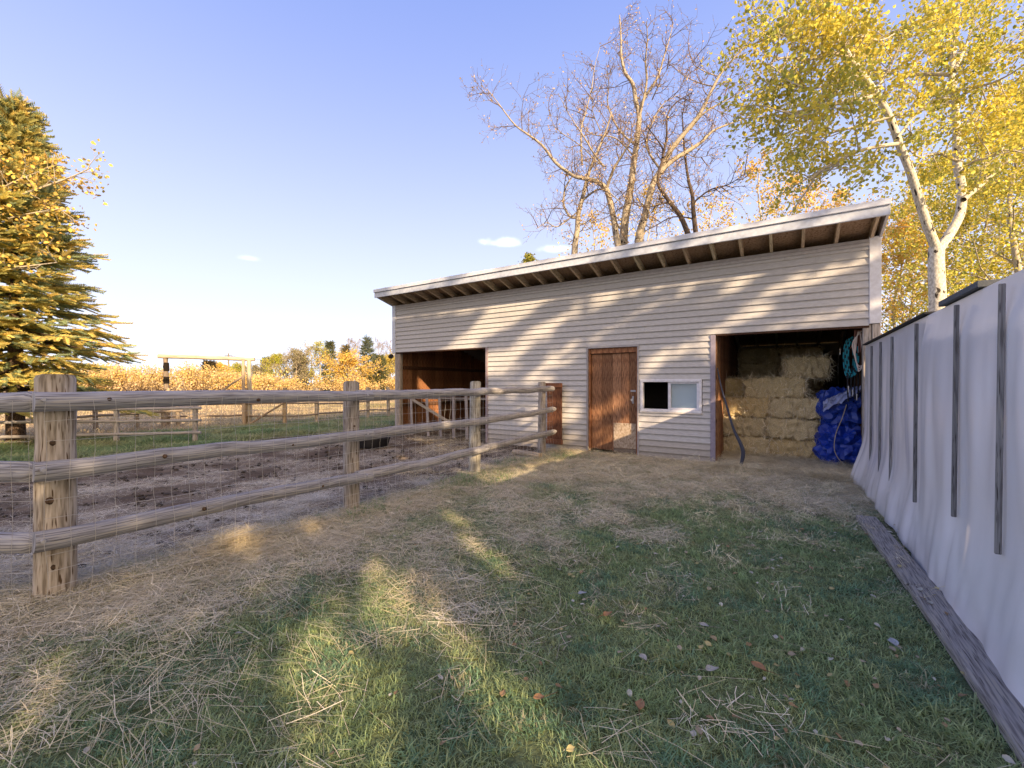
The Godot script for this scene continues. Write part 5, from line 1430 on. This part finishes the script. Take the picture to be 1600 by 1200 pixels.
func conifer(t: Node3D, base: Vector3, H: float, R: float, whorls: int, per: int, sprays: int, tones: Array, size: float, smesh: ArrayMesh, low := 0.05, bark := lin(0.3, 0.24, 0.2), point := 0.8):
	var mb := MB.new(); mb.col = bark
	var pts := PackedVector3Array()
	for k in 10: pts.append(base + V(0.02 * H * wob.get_noise_2d(k * 0.4, base.x), H * k / 9.0 - 0.05, 0))
	mb.tube(pts, taper(10, H * 0.018 + 0.03, 0.012), 9, false, 0.0)
	put("trunk", mb, M.bark_dark, t)
	var bm := MB.new(); bm.col = bark * 0.8
	var sc := Scatter.new()
	for w in whorls:
		var q := lerpf(low, 0.985, pow(clampf((w + rnd(-0.3, 0.3) + 0.5) / whorls, 0, 1), 0.92))
		var y := H * q
		for b in per:
			var a := TAU * (b + rnd(-0.35, 0.35)) / per + w * 1.3
			var len_ := R * pow(1.0 - q, point) * rnd(0.55, 1.12) + 0.12
			var out := V(cos(a), 0, sin(a))
			var o := base + V(0, y + H * rnd(-0.5, 0.5) / whorls * 1.6, 0)
			var bp := PackedVector3Array()
			var rise := lerpf(-0.12, 0.75, q * q)
			for k in 6:
				var s := k / 5.0
				bp.append(o + out * len_ * s + V(0, len_ * (rise * s - 0.34 * s * s * (1.0 - q) + 0.16 * s * s * s), 0) + V(-out.z, 0, out.x) * len_ * 0.08 * wob.get_noise_2d(s * 2, a * 3 + w))
			bm.tube(bp, taper(6, 0.008 + len_ * 0.010, 0.004), 4, false)
			var cnt := maxi(3, int(sprays * (0.3 + 0.7 * len_ / R)))
			for k in cnt:
				var s := pow((k + rng.randf()) / cnt, 0.75) * 4.99
				var i := int(s)
				var p := bp[i].lerp(bp[i + 1], s - i)
				var al := (bp[i + 1] - bp[i]).normalized()
				var sd := V(-out.z, 0, out.x) * (1.0 if k % 2 == 0 else -1.0)
				var reach := len_ * 0.30 * (1.0 - s / 6.5) * rng.randf()
				var d := (al * rnd(0.5, 1.2) + sd * rnd(0.2, 1.0) + V(0, rnd(-0.45, 0.12), 0)).normalized()
				p += (sd * 0.9 + al * 0.3 + V(0, -0.25, 0)) * reach
				var z := d; var x := V(0, 1, 0).cross(z).normalized(); var yy := z.cross(x)
				var sz := size * rnd(0.7, 1.25)
				var tc: Color = tones[rng.randi() % tones.size()]
				sc.add((Basis(x, yy, z) * Basis(V(0, 0, 1), rnd(-0.6, 0.6))).scaled_local(V(sz, sz, sz)), p, vary(tc, 0.25))
	put("branches", bm, M.bark_dark, t)
	many("needles", sc, smesh, M.needle, t)

func left_trees():
	var sm := spray_mesh(0.34, 9, 0.013)
	var b := on_ground(24, 9.6)
	var t := thing("spruce_tree", b, "large spruce at the left edge with drooping sunlit boughs", "tree")
	conifer(t, b, 7.5, 2.45, 30, 9, 46, [lin(0.66, 0.58, 0.18), lin(0.52, 0.50, 0.18), lin(0.32, 0.39, 0.22), lin(0.78, 0.62, 0.20)], 1.0, sm, 0.14, lin(0.3, 0.24, 0.2), 1.05)
	# the golden poplar that mixes with the spruce
	var P := {"wander": 0.25, "up": 0.03, "thin": 0.003, "kids": [0, 6, 6], "forward": 0.8, "shrink": 0.5, "leaves": 5.0, "puff": 0.2, "tones": GOLD, "skip": 0.004}
	var b3 := on_ground(-70, 9.4)
	var t3 := thing("golden_poplar", b3, "golden poplar reaching into the frame at the left through the spruce", "tree")
	var tm := MB.new(); tm.col = lin(0.8, 0.76, 0.68)
	var tr := smooth_line([b3, b3 + V(0.1, 2, 0), at(-62, 380, 9.3), at(-50, 250, 9.3), at(-40, 130, 9.3), at(-30, 40, 9.3)], 4)
	tm.tube(tr, taper(tr.size(), 0.13, 0.03), 10, false)
	put("trunk", tm, M.aspen, t3)
	var bm := MB.new(); bm.col = lin(0.8, 0.76, 0.68)
	var sc := Scatter.new()
	for q in [[[[-52, 330], [0, 315], [50, 298], [80, 288], [115, 275], [142, 262]], 9.3, 9.0, 0.035, 12], [[[-55, 300], [-10, 300], [20, 285], [50, 272]], 9.3, 8.8, 0.03, 9], [[[-58, 350], [-5, 345], [40, 335], [100, 325]], 9.3, 9.1, 0.03, 9], [[[-60, 420], [0, 420], [50, 415], [90, 410]], 9.3, 8.6, 0.03, 4]]:
		var l := limb(bm, q[0], q[1], q[2], q[3], 0.008, 7)
		dress(bm, sc, l, int(q[4]), 0.3, 0.75, 0.012, 1, P, 0.1)
	put("branches", bm, M.aspen, t3)
	many("crown", sc, leaf_mesh(0.07), M.leaf, t3)

func far_trees():
	var sm := spray_mesh(0.9, 6, 0.045)
	# golden willow thicket along the field on the left
	var th := thing("willow_thicket", on_ground(280, 42), "dense thicket of golden willow shrubs along the far edge of the field", "shrubs")
	th.set_meta("kind", "stuff")
	var st := MB.new(); st.col = lin(0.55, 0.42, 0.28)
	var sc := Scatter.new()
	for k in 120:
		var u := rnd(60, 440); var d := rnd(36, 50)
		if k > 95: u = rnd(440, 640); d = rnd(46, 56)
		var b := on_ground(u, d)
		var H := rnd(1.9, 3.2) * (1.0 if u < 420 else 0.7)
		if u > 350 and u < 440: H *= 0.75
		var P := {"tones": GOLD}
		for s in 9:
			var top := b + V(rnd(-1.1, 1.1), H * rnd(0.75, 1.05), rnd(-1.1, 1.1))
			var l := PackedVector3Array([b + V(rnd(-0.4, 0.4), 0, rnd(-0.4, 0.4)), b.lerp(top, 0.5) + V(0, 0.2, 0), top])
			st.tube(l, taper(3, 0.03, 0.008), 3, false)
			for j in 60:
				var q := rnd(0.38, 1.05)
				var p := b.lerp(top, q) + any_dir() * 0.35
				P.tones = [lin(0.70, 0.50, 0.15), lin(0.66, 0.47, 0.18), lin(0.68, 0.54, 0.28)] if q > 0.6 else [lin(0.62, 0.50, 0.32), lin(0.66, 0.50, 0.26)]
				put_leaf(sc, p, P)
	put("stems", st, M.bark_dark, th)
	many("foliage", sc, leaf_mesh(0.13), M.leaf, th)
	# pines and spruces far off
	var green := [lin(0.18, 0.2, 0.09), lin(0.24, 0.24, 0.10), lin(0.13, 0.16, 0.10)]
	var blue := [lin(0.2, 0.24, 0.16), lin(0.28, 0.29, 0.17), lin(0.14, 0.19, 0.14)]
	for q in [[574, 58, 7.4, 1.9, "tall blue green spruce left of the shed's corner lamp, in the far tree line", blue], [592, 54, 4.8, 1.6, "shorter olive spruce at the right foot of the tall blue green spruce", green], [327, 52, 4.0, 1.2, "dark young spruce in the golden thicket under the pole gateway", [lin(0.12, 0.09, 0.05), lin(0.1, 0.09, 0.05)]], [416, 66, 5.2, 1.0, "narrow pale green spruce at the left of the far tree line", green], [540, 60, 6.6, 1.4, "slim hazy spruce behind the round orange bush", [lin(0.2, 0.19, 0.1), lin(0.26, 0.22, 0.11)]], [470, 64, 5.4, 1.5, "dark spruce behind the pale bare tree of the far line", green], [515, 62, 7.5, 1.7, "spruce with bare tree crossing it in the far line", green]]:
		var b := on_ground(q[0], q[1])
		var t := thing("far_spruce", b, q[4], "tree", "spruces of the far tree line")
		conifer(t, b, q[2], q[3], 26, 8, 14, q[5], 0.6, sm, 0.02)
	var P0 := {"wander": 0.3, "up": 0.08, "thin": 0.02, "kids": [0, 5, 6], "forward": 0.8, "shrink": 0.55, "leaves": 6.0, "puff": 0.5, "tones": GOLD, "skip": 0.0}
	var lime := [lin(0.45, 0.46, 0.07), lin(0.38, 0.42, 0.08), lin(0.52, 0.46, 0.08)]
	var sage := [lin(0.30, 0.28, 0.16), lin(0.26, 0.25, 0.13), lin(0.38, 0.33, 0.2)]
	for q in [[430, 60, 5.8, 1.7, 5.0, lime, "lime yellow tree at the left of the far tree line"], [463, 58, 6.0, 2.1, 4.0, sage, "sage brown bushy tree next to the lime yellow tree"], [545, 52, 4.4, 2.5, 7.0, GOLD, "round orange bush in front of the far tree line"], [500, 60, 7.6, 2.2, 2.2, lime, "pale trunked tree with thin yellow leaves in the far line"], [486, 63, 7.3, 1.8, 1.2, sage, "bare brownish tree left of the pale trunked far tree"], [605, 56, 5.0, 1.7, 6.0, [lin(0.5, 0.44, 0.12), lin(0.55, 0.42, 0.1)], "yellow tree at the shed's left corner in the far line"], [400, 62, 4.0, 1.6, 4.0, sage, "low sage tree right of the pole gateway"], [372, 64, 4.4, 1.5, 5.0, lime, "small lime tree seen through the pole gateway"], [345, 58, 4.2, 1.4, 5.0, GOLD, "orange tree beside the dark young spruce in the thicket"]]:
		var b := on_ground(q[0], q[1])
		var t := thing("far_tree", b, q[6], "tree", "leafy trees of the far tree line")
		var Q := P0.duplicate(); Q.leaves = q[4] * 2.2; Q.tones = q[5]
		grown_tree(t, b, q[2], q[3], 0.13, 15, Q, M.aspen, lin(0.75, 0.66, 0.55), 0.13, 0.08)
	for q in [[545, 72, 9.6, "hazy bare tree rising above the round orange bush"], [560, 75, 9.8, "hazy bare tree behind the tall blue green spruce, left side"], [590, 70, 9.2, "hazy bare tree right of the tall blue green spruce"], [610, 66, 8.4, "hazy bare tree touching the shed's left corner"], [448, 62, 5.6, "row end bare stem between the lime and the sage tree"]]:
		var b := on_ground(q[0], q[1])
		var t := thing("far_bare_tree", b, q[3], "tree", "bare trees of the far tree line")
		var Q := P0.duplicate(); Q.leaves = 0.0; Q.kids = [0, 5, 6]; Q.thin = 0.012
		grown_tree(t, b, q[2], 2.2, 0.12, 16, Q, M.aspen, lin(0.6, 0.5, 0.44), 0.2, 0.25)

# ---------------------------------------------------------------- the trees behind the viewer, which shade the yard
var gaps := []          # openings in their crowns: two ends across the sun's direction, and a radius
var E1 := Vector3.ZERO
var E2 := Vector3.ZERO
func opening(a: Vector3, b: Vector3, r: float):
	gaps.append([Vector2(a.dot(E1), a.dot(E2)), Vector2(b.dot(E1), b.dot(E2)), r])
func carved(p: Vector3) -> bool:
	var q := Vector2(p.dot(E1), p.dot(E2))
	for g in gaps:
		var a: Vector2 = g[0]; var ab: Vector2 = g[1] - a
		var t := clampf((q - a).dot(ab) / maxf(ab.length_squared(), 1e-6), 0, 1)
		if q.distance_squared_to(a + ab * t) < g[2] * g[2] * (0.6 + 0.8 * absf(wob.get_noise_2d(q.x * 2.0, q.y * 2.0))): return true
	return false
func shade_trees():
	var S := SUN.normalized()
	E1 = S.cross(Vector3.UP).normalized(); E2 = E1.cross(S)
	for g in [[-7.1, 2.05, -5.8, 2.85, 0.20], [-5.9, 2.85, -4.4, 3.2, 0.20], [-4.65, 2.4, -3.0, 3.0, 0.20], [-6.4, 2.35, -4.7, 2.95, 0.18], [-5.3, 1.9, -4.3, 2.45, 0.16], [-4.7, 1.45, -4.0, 1.9, 0.12], [-4.4, 0.5, -3.4, 0.75, 0.13], [-4.2, 0.16, -3.4, 0.32, 0.10], [-3.3, 0.72, -2.5, 1.15, 0.15], [-3.3, 0.33, -2.5, 0.62, 0.11], [-3.15, 1.72, -3.0, 1.78, 0.09], [-2.75, 1.65, -2.65, 1.72, 0.10], [-2.3, 1.6, -1.2, 1.98, 0.12], [-2.2, 1.8, -1.1, 2.12, 0.11], [-2.5, 0.58, -1.95, 0.76, 0.08], [-1.1, 2.28, -0.25, 2.5, 0.14], [-0.3, 2.2, 0.1, 2.35, 0.10], [0.25, 2.28, 1.1, 2.5, 0.12], [-0.45, 2.72, 0.5, 3.0, 0.13], [0.35, 2.98, 1.1, 3.22, 0.12], [-2.75, 3.02, -2.0, 3.2, 0.11], [-2.5, 2.68, -1.6, 2.9, 0.10], [-1.3, 2.72, -0.6, 2.95, 0.11], [-0.9, 3.02, -0.3, 3.15, 0.08], [-8.8, 3.1, -8.62, 3.22, 0.09], [-3.9, 2.05, -3.3, 2.3, 0.11], [-3.3, 2.25, -2.6, 2.45, 0.09], [-5.7, 1.05, -5.2, 1.3, 0.08], [-3.9, 0.95, -3.5, 1.1, 0.08], [-1.1, 1.7, -0.95, 2.05, 0.12], [-1.06, 1.2, -1.0, 1.4, 0.08]]:
		opening(V(g[0], g[1], WZ), V(g[2], g[3], WZ), g[4] + 0.02)
	# fascia and the open bays
	for g in [[-8.4, -6.6, 0.13], [-6.0, -3.6, 0.2], [-3.2, -1.7, 0.15], [-1.2, 0.1, 0.17], [0.5, 1.2, 0.15]]: opening(V(g[0], 3.66, -7.4), V(g[1], 3.70, -7.4), g[2])
	opening(V(-8.7, 1.35, -8.9), V(-8.7, 0.6, -9.6), 0.3)
	opening(V(-8.7, 0.9, -9.2), V(-8.7, 0.3, -9.9), 0.3)
	opening(V(-0.1, 1.62, -9.08), V(0.1, 1.55, -9.08), 0.16)
	opening(V(-0.6, 1.3, -9.05), V(0.0, 1.25, -9.05), 0.14)
	for x in [1.2, 1.9, 2.6, 3.2]: opening(V(x, 1.8, -7.4), V(x, 1.8, -2.2), 0.38)
	opening(V(3.3, 0.9, -7.4), V(3.3, 0.9, -2.2), 0.4)
	# sun patches on grass, straw and the first post
	for g in [[-2.8, -3.25, -1.85, -2.65, 0.09], [-2.25, -1.9, -1.25, -1.62, 0.15], [-1.95, -1.25, -1.45, -1.12, 0.14], [-4.05, -1.9, -3.65, -1.72, 0.13], [-3.85, -2.42, -3.6, -2.3, 0.09], [-3.25, -2.5, -3.0, -2.35, 0.07], [-1.1, -1.55, -0.6, -1.35, 0.10], [-5.4, -4.9, -4.8, -4.5, 0.10], [-4.9, -3.6, -4.5, -3.4, 0.08], [-6.2, -5.6, -5.4, -5.2, 0.10], [-4.6, -5.9, -4.1, -5.6, 0.09], [-1.75, -4.1, -1.5, -3.95, 0.05], [-7.6, -7.4, -6.4, -7.1, 0.10]]:
		opening(V(g[0], 0.03, g[1]), V(g[2], 0.03, g[3]), g[4] + (0.085 if g[0] > -3.0 else 0.03))
	opening(V(-3.87, 0.40, -0.74), V(-3.87, 0.30, -0.74), 0.07)
	var P := {"wander": 0.25, "up": 0.03, "thin": 0.005, "kids": [0, 6, 6], "forward": 0.8, "shrink": 0.5, "leaves": 23.0, "puff": 0.5, "tones": YELLOW, "skip": 0.012, "carve": true}
	for q in [[-8.2, 10.0, 12.5, 2.6, "tall golden poplar farthest right beyond the greenhouse, shading the hay bay"], [-5.2, 9.0, 12.5, 2.7, "tall golden poplar beyond the greenhouse, shading the shed door"], [-2.2, 9.6, 12.0, 2.7, "golden poplar level with the viewer, shading the shed's left half"], [0.8, 9.0, 12.0, 2.6, "golden poplar behind the viewer on the right, shading the lawn"], [3.2, 10.0, 10.5, 2.4, "shorter golden poplar directly behind the viewer, shading the first fence post"]]:
		var perp: float = q[0]; var D: float = q[1]
		var b := V(D * 0.866 - 0.5 * perp, 0, D * 0.5 + 0.866 * perp)
		var t := thing("shade_poplar", b, q[4], "tree", "poplars behind the viewer")
		grown_tree(t, b, q[2], q[3], 0.17, 34, P, M.aspen, lin(0.8, 0.76, 0.7), 0.15, 0.2)
